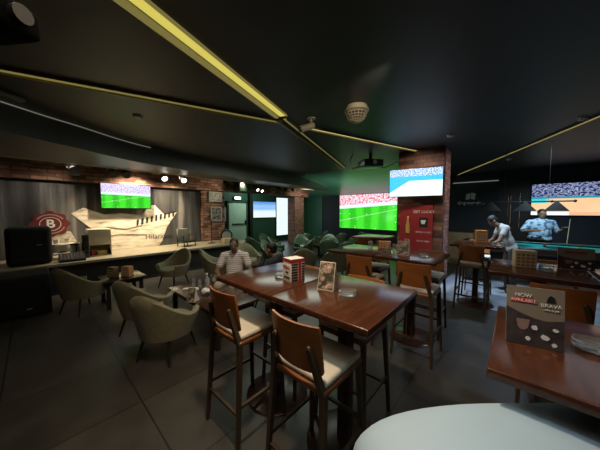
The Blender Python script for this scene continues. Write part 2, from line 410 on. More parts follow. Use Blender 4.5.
# ------------------------------------------------------------------ left wall: mural
mu = NG('mural_print')
strk = mu.noise(5, 5, .12, 4); base = mu.ramp(strk.outputs['Fac'], [(.35, (.035, .035, .035)), (.55, (.10, .10, .095)), (.66, (.30, .29, .27))])
gl = mu.noise(9, 1, 1, 4); base = mu.mix(.35, base, gl.outputs['Color'], 'MULTIPLY')
mural = thing('mural', 'wall-wide printed mural with a red B badge and a pale cartoon hand', 'mural', (0, 7.985, .56))
MB().box(-2.9, 3.8, -.01, .014, 0, 1.68).build('backdrop', mu.base(base, .7), mural, smooth=0)
pale = NG('mural_pale'); pn = pale.noise(7, 1, 2.2, 5)
pale_m = pale.base(pale.ramp(pn.outputs['Fac'], [(.30, (.20, .17, .13)), (.42, (.55, .49, .38)), (.55, (.70, .63, .50)), (.7, (.80, .73, .60))]), .7)
MB().face_poly([(.62,.98),(.85,1.12),(1.25,.95),(1.6,.98),(2.1,.92),(2.3,1.2),(2.42,1.22),(2.7,.92),(3.05,1.0),(2.9,.78),(2.75,.55),(2.6,.12),(2.5,0),(1.0,0),(.95,.35),(.98,.6)], -.02, -.011).build('pale_print', pale_m, mural, smooth=0)
MB().face_poly([(-.1,.05),(.55,.02),(.7,.3),(.6,.55),(.2,.6),(-.05,.4)], -.02, -.011).build('pale_print', pale_m, mural, smooth=0)
m_ = MB()
for i in range(9):
    x = 1.95+i*.12; z = .62+i*.03; m_.face_poly([(x,z),(x+.05,z+.015),(x+.07,z+.19),(x+.01,z+.17)], -.026, -.021)
m_.build('ink_marks', black_print, mural, smooth=0)
text('lettering', 'Hilarious', .2, black_print, mural, (2.52, -.024, .28), sx=1.0)
m_ = MB(); m_.tube([(1.0, -.03, .5), (1.3, -.03, .62), (1.7, -.03, .55), (2.1, -.03, .64)], .008, 4); m_.tube([(1.1, -.03, .35), (1.6, -.03, .42), (2.2, -.03, .36)], .006, 4)
m_.build('ink_lines', mat('ink_brown', (.2, .16, .12), .7, 0, .1, 5), mural)
bd = []
for k in range(48):
    a = 2*PI*k/48; rr_ = .315+.028*math.cos(8*a); bd.append((rr_*math.cos(a)+.27, rr_*math.sin(a)*.9+.74))
badge = MB().face_poly(bd, -.04, -.012).build('badge', mat('badge_red', (.15, .018, .02), .6, 0, .1, 8), mural, smooth=0)
def ring(r, w, y, nme, m, par, a0=0, a1=2*PI, cx=.27, cz=.74):
    q = MB(); n = 40
    for k in range(n):
        a = a0+(a1-a0)*k/n; b = a0+(a1-a0)*(k+1)/n
        q.face_poly([(cx+(r+w)*math.cos(a), cz+(r+w)*math.sin(a)*.9), (cx+r*math.cos(a), cz+r*math.sin(a)*.9), (cx+r*math.cos(b), cz+r*math.sin(b)*.9), (cx+(r+w)*math.cos(b), cz+(r+w)*math.sin(b)*.9)], y, y+.004)
    return q.build(nme, m, par, smooth=0)
ring(.165, .012, -.046, 'badge_ring', white_print, badge); ring(.225, .03, -.046, 'badge_ring', mat('badge_pink', (.45, .22, .2), .6, 0, .3, 40), badge, R(200), R(340)); ring(.225, .03, -.046, 'badge_ring', MATS['badge_pink'], badge, R(30), R(150))
text('letter', 'B', .26, white_print, badge, (.27, -.046, .74), bold=.006)

# stage
st = mat('stage_top', (.30, .27, .19), .45, 0, .12, 3)
struct(MB().prism([(-3, 6.62), (4.9, 6.62), (5.2, 6.8), (4.72, 7.89), (3.83, 7.89), (3.8, 7.96), (-3, 7.96)], .51, .56).build('platform_top', st))
struct(MB().box(-3, 4.7, 6.74, 7.85, 0, .508).build('platform_base', mat('stage_dark', (.02, .017, .013), .7, 0, .1, 5)))
# door, posters, window on the green wall
d1 = struct(MB().box(5.80, 6.72, 9.42, 9.5, 0, 1.96, .005).build('door_1', mat('door_green', (.45, .58, .46), .5, 0, .05, 3)))
MB().box(5.95, 6.6, 9.37, 9.41, .98, 1.03).build('push_bar', dark_iron, d1); MB().box(6.62, 6.68, 9.36, 9.42, .95, 1.15).build('door_handle', dark_iron, d1)
f_ = MB(); f_.box(5.72, 5.795, 9.40, 9.5, 0, 2.03); f_.box(6.725, 6.8, 9.40, 9.5, 0, 2.03); f_.box(5.72, 6.8, 9.40, 9.5, 1.965, 2.04); f_.build('door_frame', mat('frame_green', (.02, .05, .035), .5, 0, .05, 3), d1)
el = thing('emergency_light', 'glowing white emergency light above the green door', 'light', (6.25, 9.44, 2.12))
MB().box(-.17, .17, -.04, .05, 0, .13, .02).build('housing', cream, el); MB().box(-.15, .15, -.05, -.038, .015, .115, .005).build('diffuser', emit('em_white', (.85, 1, .9), 3), el)
w1 = struct(MB().box(8.60, 9.62, 9.44, 9.5, .25, 2.34).build('window_1', dark_iron))
wg = NG('window_glow'); nn_ = wg.noise(14, 1, 1.5, 4)
wm = wg.emit(wg.ramp(nn_.outputs['Fac'], [(.3, (.55, .8, .85)), (.5, (.8, 1, 1)), (.7, (1, 1, 1))]), .55)
MB().box(8.66, 9.58, 9.42, 9.438, .3, 2.30).build('pane', wm, w1, smooth=0)
struct(MB().box(6.85, 7.0, 9.3, 9.5, 0, 2.6).build('trim_6', black))
struct(MB().box(9.66, 9.9, 9.35, 9.5, 0, 2.6).build('trim_7', black))
def framed(label, x0, x1, z0, z1, y, kind):
    t = thing('picture_frame', label, 'picture', ((x0+x1)/2, y, z0))
    w = (x1-x0)/2; h = z1-z0
    MB().box(-w, w, -.02, .015, 0, h).build('frame', mat('frame_pale', (.42, .42, .38), .5, 0, .1, 10), t)
    g = NG('art_'+str(kind)); n = g.noise(5, 1.5, 1.5, 3)
    MB().box(-w+.04, w-.04, -.024, -.019, .04, h-.04).build('picture', g.base(g.ramp(n.outputs['Fac'], [(.42, (.04, .04, .04)), (.55, (.3, .3, .27))] if kind else [(.42, (.2, .2, .2)), (.6, (.55, .55, .5))])), t, smooth=0)
framed('pale framed picture high on the brick pier', 4.08, 4.58, 1.92, 2.27, 7.88, 0)
framed('framed dark portrait on the brick pier below the pale picture', 4.14, 4.56, 1.25, 1.75, 7.88, 1)
framed('plain pale notice board just left of the green door', 5.42, 5.70, 1.15, 1.75, 9.48, 0)
# dark wall: lettering, double door, slim strip lamp
sg = thing('wall_sign', 'grey sign lettering with two tilted glasses on the dark wall', 'sign', (10.98, 1.27, 1.85), RZ)
text('lettering', 'Gegenweden', .155, mat('sign_grey', (.9, .9, .84), .5, 0, .05, 8), sg, (0, -.01, .05), ext=.01, bold=.004)
m_ = MB(); m_.face_poly([(-.16,.17),(-.03,.2),(-.01,.42),(-.14,.38)], -.02, 0); m_.face_poly([(.0,.2),(.12,.17),(.15,.40),(.01,.43)], -.02, 0); m_.build('emblem', MATS['sign_grey'], sg)
sl = tag(MB().box(10.94, 10.998, .45, 1.85, 2.66, 2.685).build('strip_lamp', emit('strip_dim', (.7, .75, .7), .10)), 'thin pale strip lamp along the top of the dark wall', 'light')
d2 = struct(MB().box(10.93, 11, -.33, .48, 0, 2.7).build('door_2', mat('door_dark', (.025, .018, .016), .4, 0, .1, 5)))
MB().tube([(10.90, .13, 1.1), (10.90, .13, 2.1)], .012, 8).build('door_handle', chrome, d2); MB().tube([(10.90, -.1, 1.0), (10.90, -.1, 2.2)], .012, 8).build('door_handle', chrome, d2)
MB().tube([(10.90, .2, 1.4), (10.90, .2, 2.1)], .008, 8).build('door_handle', chrome, d2)

# ------------------------------------------------------------------ bar tables
def make_table(w, d):
    t = thing('bar_table', '', 'table')
    MB().box(-w/2, w/2, -d/2, d/2, 1.012, 1.05, .006).build('tabletop', table_wood, t)
    MB().box(-w/2+.08, w/2-.08, -.05, .05, .985, 1.012).build('support_plate', dark_iron, t)
    MB().box(-.04, .04, -.04, .04, .02, .986, .005).build('pedestal', mat('table_post', (.05, .022, .012), .35, 0, .1, 5), t)
    MB().lathe([(.26, .0), (.265, .008), (.25, .016), (.06, .03)], n=40).build('base_plate', mat('base_disc', (.045, .018, .012), .3, .2, .1, 5), t)
    return t
proto_t = make_table(.75, .68); first_t = [True]
def table(x, y, label, w=1, d=1):
    t = proto_t if first_t[0] else copy_tree(proto_t); first_t[0] = False
    t.location = (x, y, 0); t.scale = (w, d, 1); t['label'] = label; t['group'] = 'dark wood bar tables'; return t
table(1.385, 1.515, 'bar table in front of the striped-shirt man with the red and white menu box')
table(1.385, .825, 'nearest bar table, at the centre, with the white tent card and ashtray')
table(3.18, 1.65, 'bar table with the orange box on it, this side of the brick column')
table(3.18, .945, 'bar table under the red column poster, its right end free')
table(1.42, -.285, 'bar table at the right edge carrying the NOW AVAILABLE card')
table(3.18, -.17, 'bar table in front of the billiard players with the cream menu box')
table(3.18, -.89, 'bar table at the right edge behind the one with the cream menu box')
table(5.05, .47, 'farther bar table right of the column with a small orange box')
table(5.0, 2.3, 'farthest bar table glowing green below the big football screen')

# ------------------------------------------------------------------ bar stools (face local -y, back at +y)
def make_stool():
    t = thing('bar_stool', '', 'stool')
    seat_ = MB().box(-.19, .19, -.19, .19, .70, .735, .01).build('seat', seat_wood, t)
    MB().box(-.185, .185, -.185, .175, .733, .775, .018).build('seat_cushion', white_pad, seat_)
    # curved backrest board
    m = MB(); n = 10; vs = []; fs = []
    for j, z in enumerate((.80, .815, 1.035, 1.05)):
        for k in range(n+1):
            x = -.168+.336*k/n; y = .158+.035*(1-(x/.168)**2)+(z-.78)*.14
            x2 = x*(.97 if j in (0, 3) else 1)
            vs += [(x2, y, z), (x2, y+.014, z)]
    w = 2*(n+1)
    for j in range(3):
        for k in range(n):
            a = j*w+2*k; fs += [(a, a+2, a+2+w, a+w), (a+1, a+1+w, a+3+w, a+3)]
        fs += [(j*w, j*w+w, j*w+w+1, j*w+1), (j*w+2*n, j*w+2*n+1, j*w+w+2*n+1, j*w+w+2*n)]
    for k in range(n): fs += [(2*k, 2*k+1, 2*k+3, 2*k+2), (3*w+2*k, 3*w+2*k+2, 3*w+2*k+3, 3*w+2*k+1)]
    m.add(vs, fs).build('backrest', back_wood, t)
    for sx in (-1, 1):
        MB().bar((sx*.175, -.165, .70), (sx*.205, -.20, 0), .03, .022).build('leg', bronze, t)
        q = MB(); q.bar((sx*.175, .18, .72), (sx*.205, .225, 0), .032, .022); q.bar((sx*.118, .222, .94), (sx*.172, .18, .71), .026, .032); q.ball((sx*.118, .222, .94), .015, None, 8, 6)
        q.build('leg', bronze, t)
        MB().bar((sx*.193, -.185, .30), (sx*.193, .205, .30), .02, .02).build('stretcher', bronze, t)
    MB().bar((-.19, -.187, .36), (.19, -.187, .36), .02, .02).build('footrest', bronze, t)
    MB().bar((-.19, .205, .24), (.19, .205, .24), .02, .02).build('stretcher', bronze, t)
    return t
proto_s = make_stool(); first_s = [True]
def stool(x, y, rz, label):
    t = proto_s if first_s[0] else copy_tree(proto_s); first_s[0] = False
    t.location = (x, y, 0); t.rotation_euler.z = R(rz); t['label'] = label; t['group'] = 'bar stools with wooden backs'; return t
# facing +x: local -y -> +x => rz=90
stool(1.06, 1.50, 90, 'nearer-left bar stool with orange wood back, left of the dark round floor plate')
stool(1.08, .83, 90, 'nearest bar stool, cream seat and orange wood back at the picture bottom')
stool(1.60, 1.52, -90, 'stool tucked under the far side of the table with the red menu box')
stool(1.61, .90, -90, 'stool tucked in behind the tent card table, cream seat showing under its top')
stool(2.86, .78, 90, 'stool with brown back and beige seat between the near table and the column poster')
stool(2.86, 1.42, 90, 'stool seen over the near tabletop, below the orange box')
stool(3.50, .86, -90, 'stool on the far side of the table under the red column poster')
stool(3.52, 1.62, -90, 'stool on the far side of the orange box table')
stool(4.80, .50, 90, 'dark-backed stool right of the column, its seat edge lit yellow')
stool(5.55, .50, -90, 'stool at the far side of the table right of the column')
stool(2.76, -.27, 90, 'dark-backed stool behind the NOW AVAILABLE card')
stool(3.60, -.35, -90, 'stool on the far side of the cream menu box table')
stool(4.75, 2.35, 90, 'stool in front of the farthest bar table below the football screen')

# ------------------------------------------------------------------ armchairs
def make_armchair(mshell, name='armchair'):
    t = thing(name, '', 'armchair')
    n = 28; vs = []; fs = []; prof = []
    a0, a1 = R(-42), R(222)
    rows = [(0, 'o'), (.35, 'o'), (.75, 'o'), (.97, 'o'), (1, 'm'), (.97, 'i'), (.6, 'i'), (.2, 'i'), (0, 'i')]
    for k in range(n+1):
        a = a0+(a1-a0)*k/n
        s = max(0, math.sin(a)); hgt = .49+.27*s**1.7
        for f, side in rows:
            z = .26+(hgt-.26)*f
            flare = .80+.20*min(1, f*1.1)
            rx, ry = .335, .33
            th = .0 if side == 'o' else (.03 if side == 'm' else .065)
            vs.append(((rx*flare-th)*math.cos(a), (ry*flare-th)*math.sin(a)+(.035*f if s > 0 else 0)*s, z+(.012 if side == 'm' else 0)))
    w = len(rows)
    for k in range(n):
        for j in range(w): fs.append((k*w+j, (k+1)*w+j, (k+1)*w+(j+1) % w, k*w+(j+1) % w))
    fs.append(tuple(range(w))); fs.append(tuple(range(n*w, (n+1)*w))[::-1])
    MB().add(vs, fs).build('shell', mshell, t, 60)
    MB().lathe([(.18, .25), (.255, .27), (.262, .30), (.262, .38), (.24, .405), (.12, .415)], (0, -.015, 0), 28).build('seat_cushion', mshell, t)
    for sx in (-1, 1):
        for y0, y1 in ((-.15, -.21), (.15, .22)):
            MB().tube([(sx*.15, y0, .27), (sx*.20, y1, 0)], [.018, .010], 8).build('leg', dark_leg, t)
    return t
proto_a = make_armchair(olive); fa = [True]
proto_g = make_armchair(greenchair, 'armchair'); fg = [True]
def arm(x, y, rz, label, g=False, s=1):
    if g: t = proto_g if fg[0] else copy_tree(proto_g); fg[0] = False
    else: t = proto_a if fa[0] else copy_tree(proto_a); fa[0] = False
    t.location = (x, y, 0); t.rotation_euler.z = R(rz); t.scale = (s, s, s); t['label'] = label
    t['group'] = 'green glossy tub chairs at the back' if g else 'olive tub armchairs'; return t
arm(.96, 2.86, 120, 'nearest olive tub armchair left of the cluttered low table')
arm(.96, 3.62, 116, 'olive tub armchair just behind the nearest one')
arm(.50, 5.10, 118, 'olive armchair standing alone at the left, in front of the stage')
arm(1.95, 5.35, -65, 'olive armchair before the stage with its back to the right')
arm(2.72, 4.95, 60, 'olive armchair before the stage, left of the striped-shirt man')
arm(2.2, 3.48, -42, 'olive armchair the striped-shirt man sits in')
arm(2.46, 2.82, -158, 'olive armchair of the dark-haired person behind the table')
arm(3.55, 4.95, 0, 'pale-lit armchair close behind the striped-shirt man').rotation_euler.z = R(-20)
arm(4.25, 3.72, 135, 'rounded olive armchair back behind the red and white menu box')
arm(4.60, 3.05, 125, 'rounded olive armchair back behind the tent card')
gs = [(4.6, 5.2, 20), (5.4, 5.9, 60), (5.6, 4.9, -160), (6.2, 4.3, 120), (6.3, 5.5, -30), (7.0, 6.1, 150), (6.0, 3.6, 130), (7.0, 4.9, -60), (7.4, 4.0, 100), (8.2, 5.2, 140), (7.1, 3.1, 80)]
gl_ = ['green glossy tub chair nearest the pier and green door', 'green glossy tub chair below the blue and white television', 'green tub chair facing left in the middle of the back seating',
  'green tub chair just left of the football screen, front row', 'green tub chair below the bright window', 'green tub chair at the foot of the pale brick pillar', 'green tub chair in front of the left screen edge',
  'green tub chair in the second row before the dark corner', 'green tub chair under the lower left corner of the football screen', 'rearmost green tub chair close to the dark corner', 'green tub chair under the middle of the football screen']
gs += [(5.0, 6.5, 100), (8.3, 6.3, -120), (9.2, 4.6, 90), (8.6, 3.8, 60), (5.9, 6.9, 10)]
gl_ += ['green tub chair by the end of the stage ledge', 'green tub chair right of the pale brick pillar, at the back', 'green tub chair directly below the football screen middle', 'green tub chair below the right part of the football screen', 'green tub chair in the doorway side row under the television']
for (x, y, a), l in zip(gs, gl_): arm(x, y, a, l, True)

# low tables
def low_table(x, y, w, d, h, label):
    t = thing('coffee_table', label, 'table', (x, y, 0))
    MB().box(-w/2, w/2, -d/2, d/2, h-.035, h, .006).build('tabletop', wood('low_wood'+str(x), (.03, .012, .006), (.055, .022, .010), .25), t)
    MB().box(-w/2+.05, w/2-.05, -d/2+.05, d/2-.05, h-.09, h-.034).build('apron', dark_leg, t)
    for sx in (-1, 1):
        for sy in (-1, 1): MB().box(sx*(w/2-.07)-.025, sx*(w/2-.07)+.025, sy*(d/2-.07)-.025, sy*(d/2-.07)+.025, 0, h-.034).build('leg', dark_leg, t)
    return t
low_table(1.60, 3.10, .62, 1.35, .47, 'low dark table strewn with glasses and tissues beside the near armchairs')
low_table(1.00, 5.09, .6, .6, .47, 'low dark table with two small menu boxes in front of the stage')
low_table(3.9, 5.7, .6, .6, .47, 'low table near the end of the stage')
low_table(6.55, 4.95, .6, .6, .47, 'low table in the middle of the green chairs')

# ------------------------------------------------------------------ things on the tables
def tent(x, y, z, rz, label, w=.12, d=.11, h=.19, style=0):
    t = thing('tent_card', label, 'menu card', (x, y, z), R(rz))
    m = MB(); hw = w/2
    m.add([(-hw, -d/2, 0), (hw, -d/2, 0), (hw*.95, 0, h), (-hw*.95, 0, h), (-hw, d/2, 0), (hw, d/2, 0)], [(0,1,2,3), (1,5,2), (4,3,2,5), (0,3,4), (0,4,5,1)])
    m.build('card', mat('card_cream', (.75, .68, .55), .5, 0, .04, 6), t, smooth=0)
    # printed face, lying on the sloping front
    g = NG('tent_print_%d' % int(x*1000+y*10)); n = g.noise(3, 1, 1.4, 2)
    c = g.ramp(n.outputs['Fac'], [(.40, (.05, .05, .035)), (.5, (.16, .13, .09)), (.57, (.45, .36, .28)), (.62, (.35, .10, .08)), (.72, (.6, .55, .5))])
    q = MB(); e = .003; al = math.atan2(d/2, h)
    def P(u, v): yy = -d/2+d/2*v; return (u*hw*(1-.05*v), yy-e*math.cos(al), v*h+e*math.sin(al))
    q.add([P(-.94,.04), P(.94,.04), P(.94,.97), P(-.94,.97)], [(0,1,2,3)]).build('print', g.base(c, .4), t, smooth=0)
    return t
TT = 1.051
tent(1.385, .975, TT, -76, 'cream tent card standing on the nearest centre table')
tent(3.10, 1.03, TT, -85, 'tent card on the table in front of the red column poster', .14, .1, .17)
def menu_box(x, y, z, rz, label, w=.13, d=.12, h=.18, c=(.75, .72, .66), style='red'):
    t = thing('menu_box', label, 'menu box', (x, y, z), R(rz))
    mc = mat('box_'+style, c, .5, 0, .04, 8)
    MB().box(-w/2, w/2, -d/2, d/2, 0, h, .003).build('box', mc, t)
    if style == 'red':
        q = MB(); q.box(-w/2, w/2, -d/2-.002, -d/2, h*.85, h); q.box(w*.02, w*.22, -d/2-.002, -d/2, 0, h*.85); q.box(w/2, w/2+.002, -d/2, d/2, h*.8, h)
        q.box(-w/2-.002, -w/2, -d/2, d/2, h*.85, h); q.build('red_band', red_print, t)
        q = MB()
        for i in range(7):
            z0 = h*.05+i*h*.115
            for a, b in ((-.46, -.02), (.26, .46)): q.box(a*w, b*w, -d/2-.0025, -d/2, z0, z0+h*.06)
            q.box(w/2, w/2+.0025, -d*.4, d*.4, z0, z0+h*.05)
        for i in range(3): q.box(-w/2-.003, -w/2, -d*.35+i*.02, d*.3-i*.02, h*.15+i*h*.22, h*.22+i*h*.22)
        q.build('print', black_print, t)
        text('lettering', 'MENU', .04, red_print, t, (-w/2-.003, 0, h*.62), (PI/2, 0, -PI/2))
    else:
        q = MB()
        for i in range(4):
            for j in range(4): q.box(-w*.42+j*w*.22, -w*.28+j*w*.22, -d/2-.002, -d/2, h*.1+i*h*.2, h*.2+i*h*.2)
        q.build('print', mat('box_print_'+style, (.32, .12, .05) if style == 'cream' else (.7, .62, .5), .5, 0, .1, 20), t)
    return t
menu_box(1.37, 1.295, TT, -14, 'red and white menu box on the table before the striped-shirt man')
menu_box(3.22, -.08, TT, -75, 'cream menu box on the table in front of the billiard players', .16, .1, .165, (.62, .52, .36), 'cream')
menu_box(3.45, 1.42, TT, -70, 'orange box on the bar table in front of the football screen', .17, .1, .105, (.62, .2, .03), 'orange')
menu_box(5.1, .42, TT, -70, 'small orange box on the farther table right of the column', .16, .1, .22, (.75, .27, .05), 'orange2')
menu_box(0.88, 5.10, .471, -60, 'darker menu box on the low table in front of the stage', .15, .1, .17, (.2, .12, .06), 'brown')
menu_box(1.06, 4.99, .471, -55, 'small orange and white menu box on the low table before the stage', .15, .1, .17, (.6, .28, .12), 'orange3')
def board(x, y, z, rz, label, w, h, now):
    t = thing('menu_card', label, 'menu card', (x, y, z), R(rz)); t.rotation_euler = (R(-6), 0, R(rz))
    MB().box(-w/2, w/2, -.004, .004, 0, h).build('card', mat('card_taupe', (.27, .225, .17), .35, 0, .05, 5), t)
    MB().box(-w*.3, w*.3, .003, .05, 0, .006).build('foot', glass, t)
    m = MB(); m.face_poly([(-w/2, 0), (w/2, 0), (w/2, h*.50), (w*.2, h*.46), (0, h*.48), (-w*.25, h*.55), (-w/2, h*.64)], -.0055, -.004)
    m.build('lower_print', mat('card_dark', (.060, .050, .050), .35, 0, .4, 25), t, smooth=0)
    rnd = random.Random(3); m = MB()
    for cx, cz, r in ((.00, .32, .014), (.035, .18, .015), (-.02, .12, .010), (.068, .33, .010), (.065, .08, .009)):
        cx = cx/.2*w*1.05; pts = [(cx+r*w/.2*rnd.uniform(.7, 1.2)*math.cos(a*PI/3), cz*h+r*w/.2*rnd.uniform(.6, 1.1)*math.sin(a*PI/3)) for a in range(6)]
        MB().face_poly(pts, -.0075, -.0055).build('flower_print', white_print, t, smooth=0)
    m = MB(); m.face_poly([(-w*.32, h*.44), (-w*.08, h*.44), (-w*.11, h*.30), (-w*.16, h*.26), (-w*.24, h*.26), (-w*.29, h*.30)], -.0072, -.0055)
    m.build('cup_print', mat('cup_pink', (.30, .18, .16), .5, 0, .1, 20), t, smooth=0)
    if now:
        MB().box(-w*.42, w*.02, -.0055, -.004, h*.725, h*.80).build('red_label', mat('red_label', (.7, .03, .03), .5, 0, .02, 5), t)
        text('lettering', 'NOW', .02, white_print, t, (-w*.2, -.006, h*.85)); text('lettering', 'AVAILABLE', .0165, white_print, t, (-w*.2, -.0065, h*.762))
        text('lettering', 'BRAVA', .020, white_print, t, (w*.28, -.006, h*.72)); text('lettering', 'coffee & grill', .009, white_print, t, (w*.28, -.006, h*.65))
        MB().face_poly([(w*.2, h*.78), (w*.36, h*.78), (w*.33, h*.87), (w*.28, h*.90), (w*.23, h*.87)], -.006, -.004).build('emblem', black_print, t)
    else:
        MB().box(-w*.3, w*.3, -.0055, -.004, h*.75, h*.85).build('red_label', mat('dull_red', (.25, .08, .06), .5, 0, .02, 5), t)
    return t
board(1.34, -.075, TT, -78, 'taupe NOW AVAILABLE card on the table at the right edge', .175, .235, True)
board(3.38, -.44, TT, -75, 'dark menu card on the table behind, at the right, before the teal cloth', .25, .20, False)
def ashtray(x, y, z, label, s=1):
    o = MB().lathe([(.045*s, 0), (.052*s, .004), (.052*s, .03), (.046*s, .032), (.042*s, .012), (.001, .010)], n=24).build('ashtray', glass)
    o.location = (x, y, z); return tag(o, label, 'ashtray', 'glass ashtrays')
ashtray(1.36, .80, TT, 'round glass ashtray beside the tent card on the nearest centre table', 1.1)
ashtray(1.47, -.25, TT, 'round glass ashtray at the right edge beside the NOW AVAILABLE card', 1.15)
ashtray(1.36, 1.43, TT, 'glass ashtray to the left of the red and white menu box')
ashtray(3.12, .80, TT, 'glass ashtray below the red column poster')
ashtray(3.30, -.24, TT, 'glass ashtray between the cream menu box and the dark menu card')
for i, (x, y) in enumerate(((3.33, 1.58), (3.20, 1.28), (3.28, 1.20))):
    o = MB().lathe([(.03, 0), (.035, .1), (.032, .1), (.028, .008), (.001, .006)], n=16).build('drinking_glass', glass); o.location = (x, y, TT)
    tag(o, ['clear glass left of the orange box on the bar table', 'clear glass right of the orange box, nearer one', 'rightmost clear glass beside the orange box'][i], 'glass', 'glasses by the orange box')
# clutter on the low table
LT = .471
tent(1.30, 2.98, LT, -60, 'small upright picture card on the cluttered low table', .11, .09, .17)
o = MB(); rn = random.Random(5)
def crumple(name, x, y, r, label, m=paper_white):
    q = MB(); q.ball((0, 0, r*.6), (r, r*.8, r*.6), None, 12, 8)
    for v in q.v: v += Vector((rn.uniform(-1,1), rn.uniform(-1,1), rn.uniform(-.6,1)))*r*.18
    for v in q.v: v.z = max(v.z, 0)
    o = q.build(name, m, None, 20); o.location = (x, y, LT); return tag(o, label, 'tissue')
crumple('tissue', 1.28, 3.50, .045, 'crumpled pale tissue at the left end of the low table')
crumple('tissue', 1.54, 3.10, .065, 'large crumpled white tissue at the right end of the low table')
crumple('tissue', 1.50, 3.32, .04, 'small crumpled tissue in the middle of the low table')
o = MB().box(-.06, .06, -.035, .035, 0, .012, .003).build('napkin', paper_white); o.location = (1.46, 3.50, LT); o.rotation_euler.z = R(-30); tag(o, 'folded white napkin on the low table behind the picture card', 'napkin')
b_ = thing('water_bottle', 'clear plastic water bottle standing on the low table', 'bottle', (1.67, 3.33, LT))
MB().lathe([(.03, 0), (.034, .01), (.034, .13), (.014, .18), (.014, .2)], n=18).build('bottle', mat('bottle_plastic', (.7, .78, .8), .1, 0, trans=.6), b_); MB().lathe([(.016, .198), (.016, .22)], n=14).build('cap', paper_white, b_)
for i, (x, y) in enumerate(((1.58, 3.57), (1.62, 3.46))):
    o = MB().lathe([(.028, 0), (.033, .12), (.030, .12), (.026, .01), (.001, .008)], n=16).build('drinking_glass', glass); o.location = (x, y, LT); tag(o, ['drinking glass at the back of the cluttered low table', 'drinking glass next to the water bottle on the low table'][i], 'glass')

# white sofa in front of the camera
sf = thing('sofa', 'pale blue-white padded sofa back at the picture bottom', 'sofa', (1.065, -.085, 0), R(-48.1))
def sofa_back():
    m = MB(); W = .60; pts = []
    for k in range(25):
        t_ = PI*k/24; cx = math.copysign(abs(math.cos(t_))**.8, math.cos(t_)); pts.append((W*cx, .64+.285*(math.sin(t_)**.52 if math.sin(t_) > 0 else 0)))
    pts = [(W, .30)]+pts+[(-W, .30)]
    prof = [(-.34, .78), (-.31, .86), (-.24, .925), (-.14, .97), (-.05, .995), (.03, 1.0), (.07, .99), (.085, .965)]
    vs = []; fs = []; n = len(pts)
    for y, s in prof:
        for x, z in pts: vs.append((x*s, y, .6+(z-.6)*(s if z > .6 else 1)))
    for j in range(len(prof)-1):
        for k in range(n): fs.append((j*n+k, j*n+(k+1) % n, (j+1)*n+(k+1) % n, (j+1)*n+k))
    fs.append(tuple(range(n))[::-1]); fs.append(tuple(range((len(prof)-1)*n, len(prof)*n)))
    return m.add(vs, fs)
white_leather = mat('white_leather', (.40, .52, .60), .6, 0, .03, 3, bump=.05)
sofa_back().build('backrest', white_leather, sf, 50)
MB().box(-.55, .55, -.62, -.08, .22, .44, .05).build('seat', white_leather, sf)
for sx in (-1, 1):
    for y in (-.55, .03): MB().tube([(sx*.48, y, .24), (sx*.48, y, 0)], [.022, .016], 10).build('leg', dark_leg, sf)

# ------------------------------------------------------------------ stage things
SZ = .561
c_ = thing('loudspeaker', 'big black loudspeaker cabinet on the left end of the stage', 'loudspeaker', (-.02, 7.12, SZ))
MB().box(-.34, .26, -.3, .3, 0, .74, .08).build('cabinet', blackmat, c_); MB().box(-.27, .19, -.315, -.3, .08, .66).build('grille', blackmat, c_); MB().box(.05, .12, -.32, -.314, .38, .40).build('badge', chrome, c_)
c_ = thing('loudspeaker', 'black floor cabinet in front of the stage at the left edge', 'loudspeaker', (-.12, 5.75, 0))
MB().box(-.5, .27, -.35, .35, 0, .62, .03).build('cabinet', blackmat, c_); MB().box(-.44, .21, -.365, -.35, .05, .57).build('grille', black, c_); MB().box(0, .06, -.37, -.364, .12, .135).build('badge', chrome, c_)
c_ = thing('cabinet', 'white cabinet with open lower shelf on the stage beside the black speaker', 'cabinet', (1.02, 7.3, SZ), 0)
q = MB(); q.box(-.21, .21, -.18, .2, .26, .62, .01); q.build('body', cream, c_)
q = MB(); q.box(-.21, -.19, -.18, .2, 0, .26); q.box(.19, .21, -.18, .2, 0, .26); q.box(-.19, .19, -.18, .2, 0, .02); q.box(-.19, .19, .18, .2, .02, .26); q.build('shelf', cream, c_)
MB().box(-.15, -.08, -.1, .05, .02, .14).build('red_pack', red_print, c_); MB().box(-.04, .14, -.1, .05, .02, .11).build('pack', gold_print, c_)
c_ = thing('loudspeaker', 'slim black speaker standing between the white cabinet and white-covered table', 'loudspeaker', (.76, 7.1, SZ))
MB().box(-.06, .06, -.08, .1, 0, .52, .02).build('cabinet', black, c_)
for z in (.12, .25, .38): q = MB(); q.M = Matrix.Translation((0, -.081, z)) @ Matrix.Rotation(PI/2, 4, 'X'); q.lathe([(.045, 0), (.04, .008), (.02, .002)], n=16); q.build('driver', dark_iron, c_)
c_ = thing('side_table', 'small table with a draped pale cloth on the stage', 'table', (.42, 7.35, SZ))
MB().box(-.28, .24, -.2, .2, .3, .33, .005).build('tabletop', dark_iron, c_)
for sx in (-.24, .2):
    for sy in (-.16, .16): MB().tube([(sx, sy, .3), (sx, sy, 0)], .012, 6).build('leg', dark_iron, c_)
q = MB(); vs = []; fs = []; n = 36
for j, (rr_, z) in enumerate(((.05, .36), (.24, .355), (.29, .34), (.30, .25), (.31, .16))):
    for k in range(n):
        a = 2*PI*k/n; f = 1+(.06*math.sin(9*a) if j > 2 else 0); vs.append((rr_*1.0*f*math.cos(a)-.02, rr_*.75*f*math.sin(a), z+(.05*math.sin(3*a) if j == 4 else 0)))
for j in range(4):
    for k in range(n): fs.append((j*n+k, j*n+(k+1) % n, (j+1)*n+(k+1) % n, (j+1)*n+k))
fs.append(tuple(range(n))); o = q.add(vs, fs).build('tablecloth', mat('cloth_pale', (.60, .54, .42), .8, 0, .1, 12)); o.location = (.42, 7.35, SZ-.02); tag(o, 'pale cloth draped over the small stage table', 'tablecloth')
